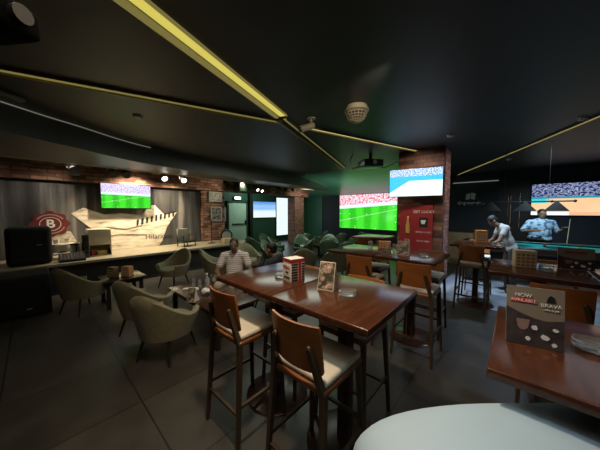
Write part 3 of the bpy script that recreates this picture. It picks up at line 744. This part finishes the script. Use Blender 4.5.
for i, (x, y) in enumerate(((.32, 7.3), (.5, 7.4))):
    o = MB().lathe([(.03, 0), (.045, .03), (.05, .09), (.045, .09), (.03, .01)], n=14).build('white_bowl', paper_white); o.location = (x, y, SZ+.342); tag(o, ['white bowl at the left on the draped stage table', 'white bowl at the right on the draped stage table'][i], 'bowl')
# mixer box on stage front
c_ = thing('mixing_desk', 'low dark mixing desk at the front of the stage under the draped table', 'mixer', (.52, 6.85, SZ))
MB().add([(-.2,-.12,0),(.2,-.12,0),(.2,.12,0),(-.2,.12,0),(-.2,-.12,.05),(.2,-.12,.05),(.2,.12,.16),(-.2,.12,.16)], [(0,3,2,1),(4,5,6,7),(0,1,5,4),(1,2,6,5),(2,3,7,6),(3,0,4,7)]).build('body', dark_iron, c_, smooth=0)
q = MB()
for i in range(7): q.box(-.17+i*.05, -.155+i*.05, -.09, .09, .062, .065)
q.M = Matrix.Identity(4); q.v = [Vector((v.x, v.y, v.z+(v.y+.12)*.458-.008)) for v in q.v]; q.build('fader', chrome, c_)
# office-like chair on the stage
c_ = thing('chair', 'grey-backed chair with black arms on the stage in front of the mural', 'chair', (3.02, 7.25, SZ), R(20))
MB().box(-.19, .19, .12, .16, .16, .52, .02).build('backrest', mat('chair_grey', (.26, .25, .2), .6, 0, .1, 10), c_)
MB().box(-.2, .2, -.18, .16, .12, .18, .02).build('seat', black, c_)
for sx in (-1, 1):
    q = MB(); q.tube([(sx*.2, .12, .14), (sx*.24, .1, .33), (sx*.24, -.15, .33), (sx*.2, -.15, .0)], .016, 8); q.build('armrest', black, c_)
    MB().tube([(sx*.17, .13, .14), (sx*.18, .15, 0)], .014, 8).build('leg', black, c_)
c_ = thing('bass_drum', 'round dark drum with a pale head by the brick pier', 'drum', (4.48, 7.45, SZ+.20), R(-30))
q = MB(); q.M = Matrix.Rotation(PI/2, 4, 'X'); q.lathe([(.17, -.14), (.2, -.13), (.2, .13), (.17, .14)], n=30); q.build('shell', black, c_)
q = MB(); q.M = Matrix.Rotation(PI/2, 4, 'X'); q.lathe([(.001, .138), (.15, .139), (.15, .146), (.001, .146)], n=30); q.build('drum_head', mat('drum_head', (.3, .34, .32), .3, 0, .1, 6), c_)
for sx in (-1, 1): MB().tube([(sx*.17, -.1, -.08), (sx*.24, -.14, -.20)], .008, 6).build('leg', chrome, c_)
c_ = tag(MB().box(-.17, .13, -.12, .12, 0, .16, .01).build('box', mat('carton', (.55, .42, .25), .8, 0, .08, 10)), 'beige carton on the stage edge below the drum', 'box'); c_.location = (4.22, 6.95, SZ)
c_ = thing('microphone_stand', 'thin black microphone stand on the stage by the brick pier', 'stand', (3.85, 7.3, SZ))
MB().tube([(0, 0, .01), (0, 0, .75)], .012, 8).build('pole', black, c_); MB().lathe([(.12, 0), (.12, .012), (.02, .02)], n=20).build('base', black, c_); MB().tube([(0, 0, .75), (.15, -.1, .85)], .010, 8).build('boom', black, c_); MB().ball((.17, -.11, .86), .03, None, 10, 8).build('microphone', dark_iron, c_)

# ------------------------------------------------------------------ spotlights on the bulkhead edge
def spot_fix(x, y, z, label, lit=0, s=1, yaw=0, group='stage spotlights'):
    t = thing('spotlight', label, 'spotlight', (x, y, z), yaw, group)
    t.scale = (s, s, s)
    q = MB(); q.M = Matrix.Rotation(R(-55), 4, 'X'); q.lathe([(.03, .1), (.07, .08), (.085, -.06), (.09, -.09), (.075, -.09), (.06, -.03)], n=20); q.build('lamp_housing', black, t)
    q = MB(); q.M = Matrix.Rotation(R(-55), 4, 'X'); q.lathe([(.001, -.072), (.076, -.072), (.076, -.08), (.001, -.08)], n=20); q.build('lens', emit('lens_lit', (1, .92, .8), 4) if lit else black, t)
    q = MB(); q.tube([(-.1, 0, 0), (-.1, 0, .13), (.1, 0, .13), (.1, 0, 0)], .008, 6); q.tube([(0, 0, .13), (0, 0, (CH-z)/s)], .010, 6); q.build('bracket', black, t)
    return t
sp = [(.68, 'round black spotlight at the left end over the badge', 0, 1.3), (1.35, 'spotlight over the left side of the mural television', 0, 1), (1.62, 'spotlight over the middle of the mural television', 0, 1), (2.50, 'spotlight with bright rim right of the mural television', 1, 1),
      (3.02, 'spotlight second to the right of the mural television', 1, 1), (4.45, 'black spotlight above the brick pier', 0, 1.1)]
for x, l, lit, s in sp: spot_fix(x, 7.35, 2.54, l, lit, s)
for x, z, l, lit in ((5.90, 2.45, 'left one of the twin glowing spots beside the dark hanging box', 1), (6.12, 2.42, 'right one of the twin glowing spots beside the dark hanging box', 1), (7.1, 2.56, 'left pale spotlight above the bright window', 0), (7.45, 2.56, 'middle pale spotlight above the bright window', 0), (7.9, 2.56, 'right spotlight above the bright window', 0)):
    spot_fix(x, 7.55, z, l, lit, .75)
c_ = thing('air_conditioner', 'dark green-black box hanging under the ceiling left of the twin spots', 'air conditioner', (5.3, 7.62, 2.32))
MB().box(-.27, .27, -.2, .2, 0, .42, .01).build('body', mat('unit_dark', (.015, .03, .025), .4, 0, .1, 5), c_); MB().box(-.3, .25, -.205, .2, .42, .50, .005).build('top_rail', black, c_); MB().tube([(0, 0, .5), (0, 0, CH-2.32)], .02, 8).build('hanger', black, c_)

# ------------------------------------------------------------------ ceiling things
d_ = thing('dome_light', 'beige perforated dome hanging from the ceiling', 'ceiling light', (2.96, 1.64, 2.802)); d_.scale = (1.07, 1.07, 1.07)
n = 30; q = MB(); q.lathe([(.10, .185), (.13, .18), (.135, .15), (.15, .14), (.15, .115), (.125, .11)], n=30); q.build('mount', cream, d_)
q = MB()
for j in range(6):
    ph = R(8+j*15); r0 = .128*math.cos(ph); z0 = .11-.125*math.sin(ph)
    q.tube([(r0*math.cos(2*PI*k/24), r0*math.sin(2*PI*k/24), z0) for k in range(25)], .0065, 6, False)
for k in range(18):
    a = 2*PI*k/18; q.tube([(.128*math.cos(R(p))*math.cos(a), .128*math.cos(R(p))*math.sin(a), .11-.125*math.sin(R(p))) for p in range(0, 91, 15)], .0055, 6)
q.build('grille', cream, d_); MB().ball((0, 0, .11), (.095, .095, .09), None, 16, 10).build('inner_dome', mat('dome_dark', (.12, .10, .07), .6, 0, .2, 10), d_)
c_ = thing('security_camera', 'beige bullet camera on a ceiling bracket at the strip crossing', 'camera', (2.88, 2.36, 3.0)); c_.scale = (1.35, 1.35, 1.35)
q = MB(); q.lathe([(.05, -.012), (.05, 0)], n=20); q.tube([(0, 0, -.01), (0, 0, -.06), (-.03, .02, -.09)], .014, 8); q.build('bracket', cream, c_)
q = MB(); q.tube([(.02, -.02, -.075), (-.11, .06, -.135)], .036, 16); q.build('body', cream, c_); q = MB(); q.tube([(-.11, .06, -.135), (-.125, .07, -.142)], .028, 16); q.build('lens', black, c_)
c_ = thing('ceiling_speaker', 'small pale oblong fitting on the ceiling at the left edge', 'ceiling fitting', (-.12, 4.5, 2.93), R(35)); MB().box(-.13, .13, -.04, .04, 0, .05, .02).build('body', mat('pale_grey', (.30, .28, .22), .5, 0, .05, 8), c_); MB().tube([(0, 0, .05), (0, 0, .07)], .02, 10).build('mount', black, c_)
for x, y, l in ((7.0, 5.9, 'round pale smoke detector near the bulkhead end'), (5.2, .95, 'small smoke detector above the column, to its right'), (1.1, 4.2, 'tiny detector on the ceiling at the left'), (8.6, .2, 'small pale detector above the billiard corner'), (5.6, -.7, 'small detector over the right-hand strip')):
    z = CH if y < 5 else CH
    o = MB().lathe([(.02, -.04), (.055, -.03), (.065, 0)], n=20).build('smoke_detector', mat('det_white', (.5, .5, .45), .5, 0, .03, 5)); o.location = (x, y, z); tag(o, l, 'smoke detector', 'ceiling smoke detectors')
c_ = thing('projector', 'black projector with cables hanging from the ceiling left of the column', 'projector', (5.6, 2.7, 2.67), R(-40)); c_.scale = (1.5, 1.5, 1.5)
MB().box(-.16, .16, -.14, .14, 0, .11, .015).build('body', black, c_); MB().tube([(0, 0, .1), (0, 0, .22)], .025, 10).build('mount', dark_iron, c_)
q = MB(); q.tube([(0, -.14, .055), (0, -.17, .055)], .035, 14); q.build('lens', chrome, c_)
q = MB(); q.tube([(.1, .1, .05), (.3, .12, .02), (.5, -.1, .12), (.7, -.05, .21)], .01, 6); q.tube([(-.1, .1, .05), (-.3, .05, -.03), (-.35, 0, .1), (-.3, 0, .21)], .01, 6); q.build('cable', mat('cable_grey', (.2, .2, .18), .5, 0, .05, 5), c_)
c_ = thing('projector', 'large dark projector hanging in the upper left corner', 'projector', (-.18, 2.20, 2.62), R(35))
MB().box(-.22, .22, -.16, .16, 0, .16, .03).build('body', mat('proj_dark', (.003, .003, .003), .9, 0, .1, 5, spec=.05), c_); MB().tube([(0, 0, .15), (0, 0, .378)], .03, 10).build('mount', black, c_); q = MB(); q.tube([(.1, -.16, .08), (.1, -.2, .08)], .05, 16); q.build('lens', dark_iron, c_)

# ------------------------------------------------------------------ billiards
teal = mat('teal_cloth', (.0, .30, .27), .8, 0, .06, 20)
bt = thing('billiard_table', 'billiard table with teal cloth in front of the man in the patterned shirt', 'table', (7.35, -.42, 0))
MB().box(-.62, .62, -1.32, 1.32, .78, .82).build('bed', teal, bt)
q = MB(); q.box(-.72, -.6, -1.42, 1.42, .72, .86, .02); q.box(.6, .72, -1.42, 1.42, .72, .86, .02); q.box(-.6, .6, -1.42, -1.3, .72, .86, .02); q.box(-.6, .6, 1.3, 1.42, .72, .86, .02); q.build('rail', mat('rail_wood', (.03, .016, .010), .3, 0, .1, 5), bt)
q = MB(); q.box(-.6, -.56, -1.3, 1.3, .815, .85); q.box(.56, .6, -1.3, 1.3, .815, .85); q.box(-.56, .56, -1.3, -1.26, .815, .85); q.box(-.56, .56, 1.26, 1.3, .815, .85); q.build('cushion', teal, bt)
MB().box(-.6, .6, -1.3, 1.3, .5, .78, .01).build('body', dark_leg, bt)
for sx in (-1, 1):
    for sy in (-1, 1): MB().box(sx*.5-.07, sx*.5+.07, sy*1.15-.07, sy*1.15+.07, 0, .5, .01).build('leg', dark_leg, bt)
for i, (x, y, c, l) in enumerate(((7.2, .2, (.8, .78, .7), 'white cue ball on the teal cloth'), (7.5, -.5, (.6, .05, .03), 'red billiard ball on the teal cloth'), (7.35, -1.0, (.7, .5, .05), 'yellow billiard ball on the teal cloth'))):
    o = MB().ball((0, 0, .0285), .0285, None, 16, 10).build('billiard_ball', mat('ball%d' % i, c, .1, 0, .02, 3)); o.location = (x, y, .821); tag(o, l, 'billiard ball', 'billiard balls')
bl = thing('billiard_lamp', 'dark bar lamp with conical shades above the billiard table', 'pendant lamp', (7.2, -.25, 1.80))
MB().tube([(0, -.62, 0), (0, .85, 0)], .014, 8).build('bar', black, bl)
for y in (-.37, .10, .68):
    q = MB(); q.lathe([(.02, .0), (.035, -.02), (.19, -.20), (.185, -.202), (.03, -.045)], (0, y, 0), 24); q.build('lamp_shade', blackmat, bl)
for y in (-.62, .85, -.30):
    MB().ball((0, y, 0), .028, None, 10, 8).build('knob', black, bl)
for y in (-.25, .45): MB().tube([(0, y, 0), (0, y, CH-1.8)],   .002, 6).build('hanging_cord', black, bl)
wc = thing('counter', 'light wooden counter between the column and the billiard table', 'counter', (8.7, 1.55, 0))
MB().box(-.25, .25, -.65, .65, 0, 1.0, .01).build('body', wood('counter_wood', (.22, .14, .07), (.32, .20, .11), .5, (3, 3, 2), 0), wc); MB().box(-.28, .28, -.68, .68, 1.0, 1.03, .005).build('worktop', dark_leg, wc)
mo = thing('monitor', 'small white glowing monitor just right of the column', 'monitor', (8.6, 1.72, 1.031), RZ)
MB().box(-.1, .1, 0, .03, .06, .37, .005).build('casing', paper_white, mo); MB().box(-.09, .09, -.003, 0, .08, .35).build('screen', emit('mon', (.75, .85, 1), .9), mo); MB().box(-.05, .05, -.03, .06, 0, .065).build('stand', paper_white, mo)

# ------------------------------------------------------------------ people
def fuse(mb, name, m, parent, voxel=.009, smooth_it=5):
    me = mb.mesh(name+'_raw'); o = bpy.data.objects.new(name+'_raw', me); col.objects.link(o)
    r = o.modifiers.new('r', 'REMESH'); r.mode = 'VOXEL'; r.voxel_size = voxel
    s = o.modifiers.new('s', 'SMOOTH'); s.factor = .5; s.iterations = smooth_it
    bpy.context.view_layer.update()
    nm = bpy.data.meshes.new_from_object(o.evaluated_get(bpy.context.evaluated_depsgraph_get()))
    bpy.data.objects.remove(o); nm.name = name
    for p in nm.polygons: p.use_smooth = True
    nm.materials.clear(); nm.materials.append(m)
    b = bpy.data.objects.new(name, nm); col.objects.link(b); b.parent = parent; return b
def basis(up, fwd):
    up = Vector(up).normalized(); f = Vector(fwd); f = (f-up*f.dot(up)).normalized(); x = f.cross(up)*-1   # columns x, -fwd(=y), up
    x = (-f).cross(up); return Matrix((x, -f, up)).transposed()
def person(label, loc, rz, J, skin, shirt, trousers, sleeve=.75, face=(0, -1, -.05), bulk=1, hair_len=0, shorts=False, name='person', pattern=None):
    t = thing(name, label, 'person', loc, R(rz))
    V = {k: Vector(v) for k, v in J.items()}
    up = V['chest']-V['pelvis']; B = basis(up, V['facing'] if 'facing' in V else (0, -1, 0))
    mb = MB(); k = bulk
    def torso(m, g, lower=True):
        m.ball(V['chest'], ((.165+g)*k, (.105+g)*k, .19+g), B, 20, 14)
        m.ball((V['chest']+V['pelvis'])/2, ((.15+g)*k, (.10+g)*k*(1.15 if k > 1.05 else 1), .2+g), B, 20, 14)
        if lower: m.ball(V['pelvis'], ((.165+g)*k, (.115+g)*k, .13+g), B, 20, 12)
        for s in 'LR': m.cap(V['chest']+up.normalized()*.09, V['sh'+s], .075+g, .058+g)
    torso(mb, 0)
    mb.cap(V['chest']+up.normalized()*.12, V['neck'], .06, .052); mb.cap(V['neck'], V['head']-Vector((0, 0, .03)), .052, .05)
    F = basis((0, 0, 1) if abs(Vector(face).normalized().z) < .5 else (0, -.8, .6), face)
    # head: cranium, jaw, nose, brow, ears, lips
    H = V['head']
    def hp(x, y, z): return H+F @ Vector((x, y, z))
    mb.ball(hp(0, .01, .03), (.074, .092, .088), F, 20, 14); mb.ball(hp(0, -.022, -.045), (.056, .062, .068), F, 18, 12); mb.ball(hp(0, -.05, -.085), (.028, .024, .022), F, 12, 8)
    mb.cap(hp(0, -.078, .012), hp(0, -.098, -.028), .010, .015, 10); mb.ball(hp(0, -.082, -.058), (.026, .012, .012), F, 12, 8)
    for s in (-1, 1): mb.ball(hp(s*.076, .01, -.005), (.012, .022, .034), F, 10, 8); mb.ball(hp(s*.03, -.076, .026), (.024, .010, .008), F, 10, 6)
    for s in 'LR':
        mb.cap(V['sh'+s], V['el'+s], .055, .042); mb.cap(V['el'+s], V['wr'+s], .042, .028)
        d = (V['ha'+s]-V['wr'+s]).normalized(); sd = d.cross(Vector((0, 0, 1)));
        if sd.length < .2: sd = Vector((1, 0, 0))
        sd.normalize(); nrm = d.cross(sd)
        if nrm.z > 0: nrm = -nrm
        palm = V['wr'+s]+d*.05
        mb.ball(palm, (.042, .045, .018), Matrix((sd, d, nrm)).transposed(), 12, 8)
        for i, (o_, ln) in enumerate(((-.030, .062), (-.010, .072), (.010, .068), (.030, .052))):
            a = palm+d*.035+sd*o_; b = a+d*ln*.5+nrm*ln*.18; c = b+d*ln*.22+nrm*ln*.38
            mb.cap(a, b, .0095, .009, 8); mb.cap(b, c, .009, .0075, 8)
        tdir = -1 if s == 'L' else 1
        a = V['wr'+s]+d*.025+sd*tdir*.03; b = a+d*.03+sd*tdir*.025; mb.cap(a, b, .012, .0105, 8); mb.cap(b, b+d*.03+nrm*.01, .0105, .009, 8)
        hip = V['hip'+s]; mb.cap(hip, V['kn'+s], .085*k, .056); mb.cap(V['kn'+s], V['an'+s], .054, .038)
        mb.cap(V['an'+s]+Vector((0, 0, -.03)), V['an'+s]+(Vector(J.get('toe', (0, -.14, 0))))+Vector((0, 0, -.035)), .038, .030)
    body = fuse(mb, 'body', skin, t)
    q = MB(); torso(q, .018, True)
    for s in 'LR': q.cap(V['sh'+s], V['sh'+s].lerp(V['el'+s], sleeve), .070, .066)
    fuse(q, 'shirt', shirt, t, .012, 4)
    q = MB(); q.ball(V['pelvis']-up.normalized()*.03, (.175*k+.012, .125*k+.012, .12), B, 20, 12)
    for s in 'LR':
        q.cap(V['hip'+s], V['kn'+s], .100*k, .074)
        if not shorts: q.cap(V['kn'+s], V['an'+s]+Vector((0, 0, .02)), .072, .058)
    fuse(q, 'trousers', trousers, t, .013, 4)
    q = MB(); q.ball(hp(0, .024, .048), (.083, .094, .086), F, 20, 14); q.ball(hp(0, .06, .0), (.07, .05, .07+hair_len), F, 16, 10); hb = fuse(q, 'hair', hairm, t, .009, 2)
    q = MB(); q.ball(hp(0, -.03, -.09), (.045, .04, .02), F, 12, 8)
    for s in (-1, 1): MB().ball(hp(s*.030, -.078, .010), .009, None, 10, 8).build('eye', eye_m, t)
    for s in 'LR':
        a = V['an'+s]; tv = Vector(J.get('toe', (0, -.14, 0)))
        q = MB(); q.cap(a+Vector((0, 0, -.03)), a+tv+Vector((0, 0, -.04)), .046, .038); q.ball(a-tv*.2+Vector((0, 0, -.03)), .045, None, 12, 8)
        fuse(q, 'shoe', dark_leg if not shorts else paper_white, t, .012, 3)
    return t
def stripes(name, c1, c2, sc_):
    m, nt, b = _nt(name); tc = nt.nodes.new('ShaderNodeTexCoord'); w = nt.nodes.new('ShaderNodeTexWave'); w.bands_direction = 'Z'; w.inputs['Scale'].default_value = sc_
    r = nt.nodes.new('ShaderNodeValToRGB'); r.color_ramp.elements[0].position = .38; r.color_ramp.elements[1].position = .5; r.color_ramp.elements[0].color = (*c1, 1); r.color_ramp.elements[1].color = (*c2, 1)
    nt.links.new(tc.outputs['Object'], w.inputs['Vector']); nt.links.new(w.outputs['Fac'], r.inputs['Fac']); nt.links.new(r.outputs['Color'], b.inputs['Base Color']); b.inputs['Roughness'].default_value = .8; return m
def patterned(name, c1, c2, sc_):
    m, nt, b = _nt(name); tc = nt.nodes.new('ShaderNodeTexCoord'); w = nt.nodes.new('ShaderNodeTexNoise'); w.inputs['Scale'].default_value = sc_; w.inputs['Detail'].default_value = 1
    r = nt.nodes.new('ShaderNodeValToRGB'); r.color_ramp.elements[0].position = .40; r.color_ramp.elements[1].position = .48; r.color_ramp.elements[0].color = (*c1, 1); r.color_ramp.elements[1].color = (*c2, 1)
    nt.links.new(tc.outputs['Object'], w.inputs['Vector']); nt.links.new(w.outputs['Fac'], r.inputs['Fac']); nt.links.new(r.outputs['Color'], b.inputs['Base Color']); b.inputs['Roughness'].default_value = .8; return m
tee = stripes('striped_tee', (.36, .30, .28), (.66, .61, .57), 9)
beige_t = mat('beige_cloth', (.38, .32, .24), .8, 0, .06, 20); dark_t = mat('dark_cloth', (.015, .016, .018), .8, 0, .1, 20); brown_t = mat('brown_cloth', (.035, .02, .013), .8, 0, .1, 20)
seated = dict(pelvis=(0, .08, .50), chest=(0, .17, .80), neck=(0, .14, .955), head=(0, .10, 1.07), shL=(-.20, .16, .87), shR=(.20, .16, .87), elL=(-.30, .02, .63), elR=(.31, .02, .64),
   wrL=(-.20, -.22, .60), wrR=(.20, -.22, .60), haL=(-.17, -.30, .585), haR=(.17, -.30, .585), hipL=(-.10, .02, .50), hipR=(.10, .02, .50), knL=(-.19, -.40, .50), knR=(.17, -.42, .50), anL=(-.20, -.46, .08), anR=(.18, -.42, .08))
person('seated man in a striped white T-shirt at the low table', (2.17, 3.42, 0), -42, seated, skind, tee, beige_t, .6, (.05, -1, -.02), .93).scale = (.89, .92, .96)
s2 = dict(seated); s2.update(head=(0, .06, 1.05))
person('dark-haired person in a dark top seated in profile behind the table', (2.44, 2.88, 0), -158, s2, skinm, dark_t, dark_t, .7, (0, -1, -.15), .9).scale = (.94, .94, .95)
stand = dict(pelvis=(0, .02, .92), chest=(0, 0, 1.22), neck=(0, -.01, 1.40), head=(0, -.05, 1.52), shL=(-.215, .0, 1.31), shR=(.215, .0, 1.31), elL=(-.36, -.06, 1.10), elR=(.33, .03, 1.08),
   wrL=(-.16, -.27, 1.13), wrR=(.35, -.19, 1.17), haL=(-.08, -.30, 1.15), haR=(.345, -.26, 1.22), hipL=(-.11, .02, .88), hipR=(.11, .02, .88), knL=(-.13, -.01, .49), knR=(.13, -.01, .49), anL=(-.14, .02, .09), anR=(.14, .02, .09))
person('heavy man in a pale blue patterned shirt holding a cue behind the billiard table', (8.38, -.47, 0), -72, stand, skinm, patterned('blue_shirt', (.13, .22, .36), (.50, .68, .85), 13), dark_t, .85, (0, -1, -.45), 1.30, 0, False)
cue = tag(MB().tube([(0, 0, 0), (.02, .0, .6), (.05, 0, 1.42)], [.016, .012, .006], 10).build('billiard_cue', mat('cue_wood', (.6, .48, .3), .3, 0, .1, 10)), 'pale wooden cue held upright by the man in the patterned shirt', 'billiard cue')
cue.location = (8.17, -.86, 0); cue.scale = (1, 1, 1); cue.rotation_euler = (R(3), R(-1), 0)
lean = dict(pelvis=(0, .14, .93), chest=(0, -.03, 1.27), neck=(0, -.16, 1.42), head=(0, -.26, 1.50), shL=(-.19, -.06, 1.36), shR=(.19, -.06, 1.36), elL=(-.24, -.16, 1.10), elR=(.24, -.20, 1.10),
   wrL=(-.16, -.36, .98), wrR=(.16, -.38, .97), haL=(-.14, -.43, .93), haR=(.14, -.45, .92), hipL=(-.10, .12, .88), hipR=(.10, .12, .88), knL=(-.12, .05, .48), knR=(.12, .10, .48), anL=(-.13, .12, .09), anR=(.13, .16, .09))
person('man in a white T-shirt leaning at the near end of the billiard table', (6.2, .13, 0), 200, lean, skind, mat('white_tee', (.36, .33, .29), .8, 0, .05, 10), brown_t, .45, (0, -1, -.6), .9).scale = (.82, .82, .93)

# ------------------------------------------------------------------ lights; the fills are added lamps without fittings
def lamp(kind, loc, target, energy, color, size=.1, spot=60, blend=.6, name='lamp'):
    l = bpy.data.lights.new(name, kind); l.energy = energy; l.color = color
    if kind == 'SPOT': l.spot_size = R(spot); l.spot_blend = blend; l.shadow_soft_size = size
    elif kind == 'AREA': l.shape = 'DISK'; l.size = size
    else: l.shadow_soft_size = size
    o = bpy.data.objects.new(name, l); col.objects.link(o); o.location = loc
    o.rotation_euler = (Vector(target)-Vector(loc)).to_track_quat('-Z', 'Y').to_euler(); return o
warm = (1, .80, .55)
lamp('SPOT', (.75, .9, 2.97), (1.15, 1.0, .7), 78, (1, .80, .58), .07, 100, 1, 'tables_spot')
lamp('SPOT', (1.9, 7.30, 2.6), (1.9, 7.99, .8), 190, warm, .06, 130, .8, 'stage_spot')
lamp('SPOT', (2.9, 7.30, 2.6), (2.8, 7.99, .7), 60, warm, .06, 110, .8, 'stage_spot')
lamp('SPOT', (.6, 7.2, 2.6), (.4, 7.99, 1.0), 22, (1, .85, .7), .06, 120, .8, 'stage_spot')
lamp('SPOT', (-.8, 7.2, 2.6), (-.6, 7.99, 1.2), 4, (1, .85, .7), .06, 120, .8, 'stage_spot')
lamp('SPOT', (5.2, 7.3, 2.6), (4.4, 7.9, 1.6), 30, warm, .06, 140, .8, 'stage_spot')
lamp('SPOT', (1.5, 6.7, 2.7), (1.7, 8, 2.6), 8, warm, .06, 150, .8, 'stage_spot')
lamp('SPOT', (.3, -.5, 2.97), (.72, .06, 1), 18, (.52, .78, 1), .1, 52, 1, 'cool_fill')  # unseen cool lamp added above the sofa back
lamp('SPOT', (1.2, 3.4, 2.97), (1.1, 3.1, .5), 10, (1, .84, .60), .08, 110, 1, 'lounge_fill')  # added lamp without fitting, lifts the armchairs and low table
lamp('SPOT', (2.0, 2.6, 2.97), (2.25, 3.3, .9), 42, (1, .88, .75), .08, 85, 1, 'lounge_fill')  # added lamp aimed at the striped-shirt man to brighten him
lamp('SPOT', (3.2, 1.0, 2.97), (3.3, .9, 1), 26, (1, .85, .66), .08, 75, 1, 'tables_spot')  # added for the farther tables, no fitting above them
lamp('SPOT', (5.0, 1.7, 2.97), (6.1, 1.75, 1.6), 38, (1, .84, .7), .08, 110, 1, 'column_front_fill')  # unseen lamp added to light the column front
lamp('SPOT', (6.9, -.4, 2.95), (8.2, -.45, 1.1), 105, (.62, .84, 1), .08, 100, 1, 'billiards_fill')  # unseen lamp added to brighten the billiard players
lamp('SPOT', (6.2, 5.0, 2.9), (6.3, 4.8, .5), 60, (.7, 1, .82), .08, 130, 1, 'green_fill')  # added greenish fill over the back seating, no fitting there
lamp('SPOT', (6.8, 8.3, 2.9), (6.8, 9.4, 1.0), 40, (.75, 1, .88), .08, 150, 1, 'door_fill')  # added greenish fill for the door and back wall
lamp('AREA', (.4, 1.4, 2.9), (.4, 1.4, 0), 9, (1, .86, .66), 2.2, name='room_fill').data.specular_factor = .1  # broad added fill in place of ambient light
lamp('AREA', (4.2, -.6, 2.9), (4.2, -.6, 0), 5, (.72, .86, 1), 2.4, name='room_fill').data.specular_factor = .1  # bluish ambient fill on the right, added and unseen
lamp('AREA', (4.6, 4.4, 2.9), (4.6, 4.4, 0), 22, (.85, 1, .85), 2.4, name='room_fill').data.specular_factor = .1  # greenish ambient fill, an added area lamp
lamp('SPOT', (5.5, -.1, 2.97), (5.5, -.1, 0), 130, (.50, .72, 1), .08, 105, 1, 'cool_fill')  # added blue lamp making the floor glow near the billiards
lamp('SPOT', (5.7, 1.1, 2.9), (6.0, .35, 0), 170, (.50, .72, 1), .08, 55, 1, 'cool_fill')  # second, narrower added blue lamp for the same floor glow
lamp('SPOT', (.4, .3, 2.95), (1.34, -.08, 1.15), 9, (1, .9, .8), .05, 16, 1, 'card_fill')  # added narrow lamp that only brightens the NOW AVAILABLE card
lamp('SPOT', (6.6, -.3, 2.9), (6.4, 1.19, 1.9), 22, (1, .85, .82), .05, 80, 1, 'column_side_fill')  # added lamp brightening the brick side of the column
lamp('SPOT', (8.4, 6.9, 2.55), (8.9, 7.9, 1.8), 22, (1, .85, .75), .05, 140, 1, 'pillar_fill')  # added to light the pale brick pillar, no lamp fitted there
lamp('SPOT', (10.2, 8.6, 2.9), (11, 8.8, 1.5), 14, (.8, 1, .85), .05, 120, 1, 'panel_fill')  # unseen lamp added for the green panel in the corner
lamp('SPOT', (2.2, .75, 2.9), (2.93, 1.95, 2.86), 11, (1, .88, .7), .03, 48, 1, 'dome_fill')  # added lamp brightening the dome and bullet camera
lamp('SPOT', (1.5, -.1, 2.97), (1.4, -.2, 1), 3.5, (1, .88, .75), .05, 50, 1, 'tables_spot')  # weak added lamp over the right-edge table, without a fitting
lamp('SPOT', (8.0, 5.4, 1.2), (9.2, 5.6, 2.8), 25, (.6, 1, .8), .1, 140, 1, 'soffit_fill')  # added upward lamp in mid-air, brightens the soffit
w = bpy.data.worlds.new('World'); sc.world = w; w.use_nodes = True
w.node_tree.nodes['Background'].inputs[0].default_value = (.02, .02, .02, 1)

# ------------------------------------------------------------------ camera
cam = bpy.data.cameras.new('Camera'); co = bpy.data.objects.new('Camera', cam); col.objects.link(co)
cam.sensor_width = 36; cam.lens = 36*240/600; cam.clip_start = .02
A = R(41.9); P_ = math.atan(14/240)
d = Vector((math.cos(A)*math.cos(P_), math.sin(A)*math.cos(P_), -math.sin(P_)))
co.location = (0, 0, 1.6); co.rotation_euler = d.to_track_quat('-Z', 'Y').to_euler()
sc.camera = co
sc.view_settings.view_transform = 'Standard'; sc.view_settings.look = 'None'; sc.view_settings.gamma = 1; sc.view_settings.exposure = 1.0
sc.view_settings.use_curve_mapping = False
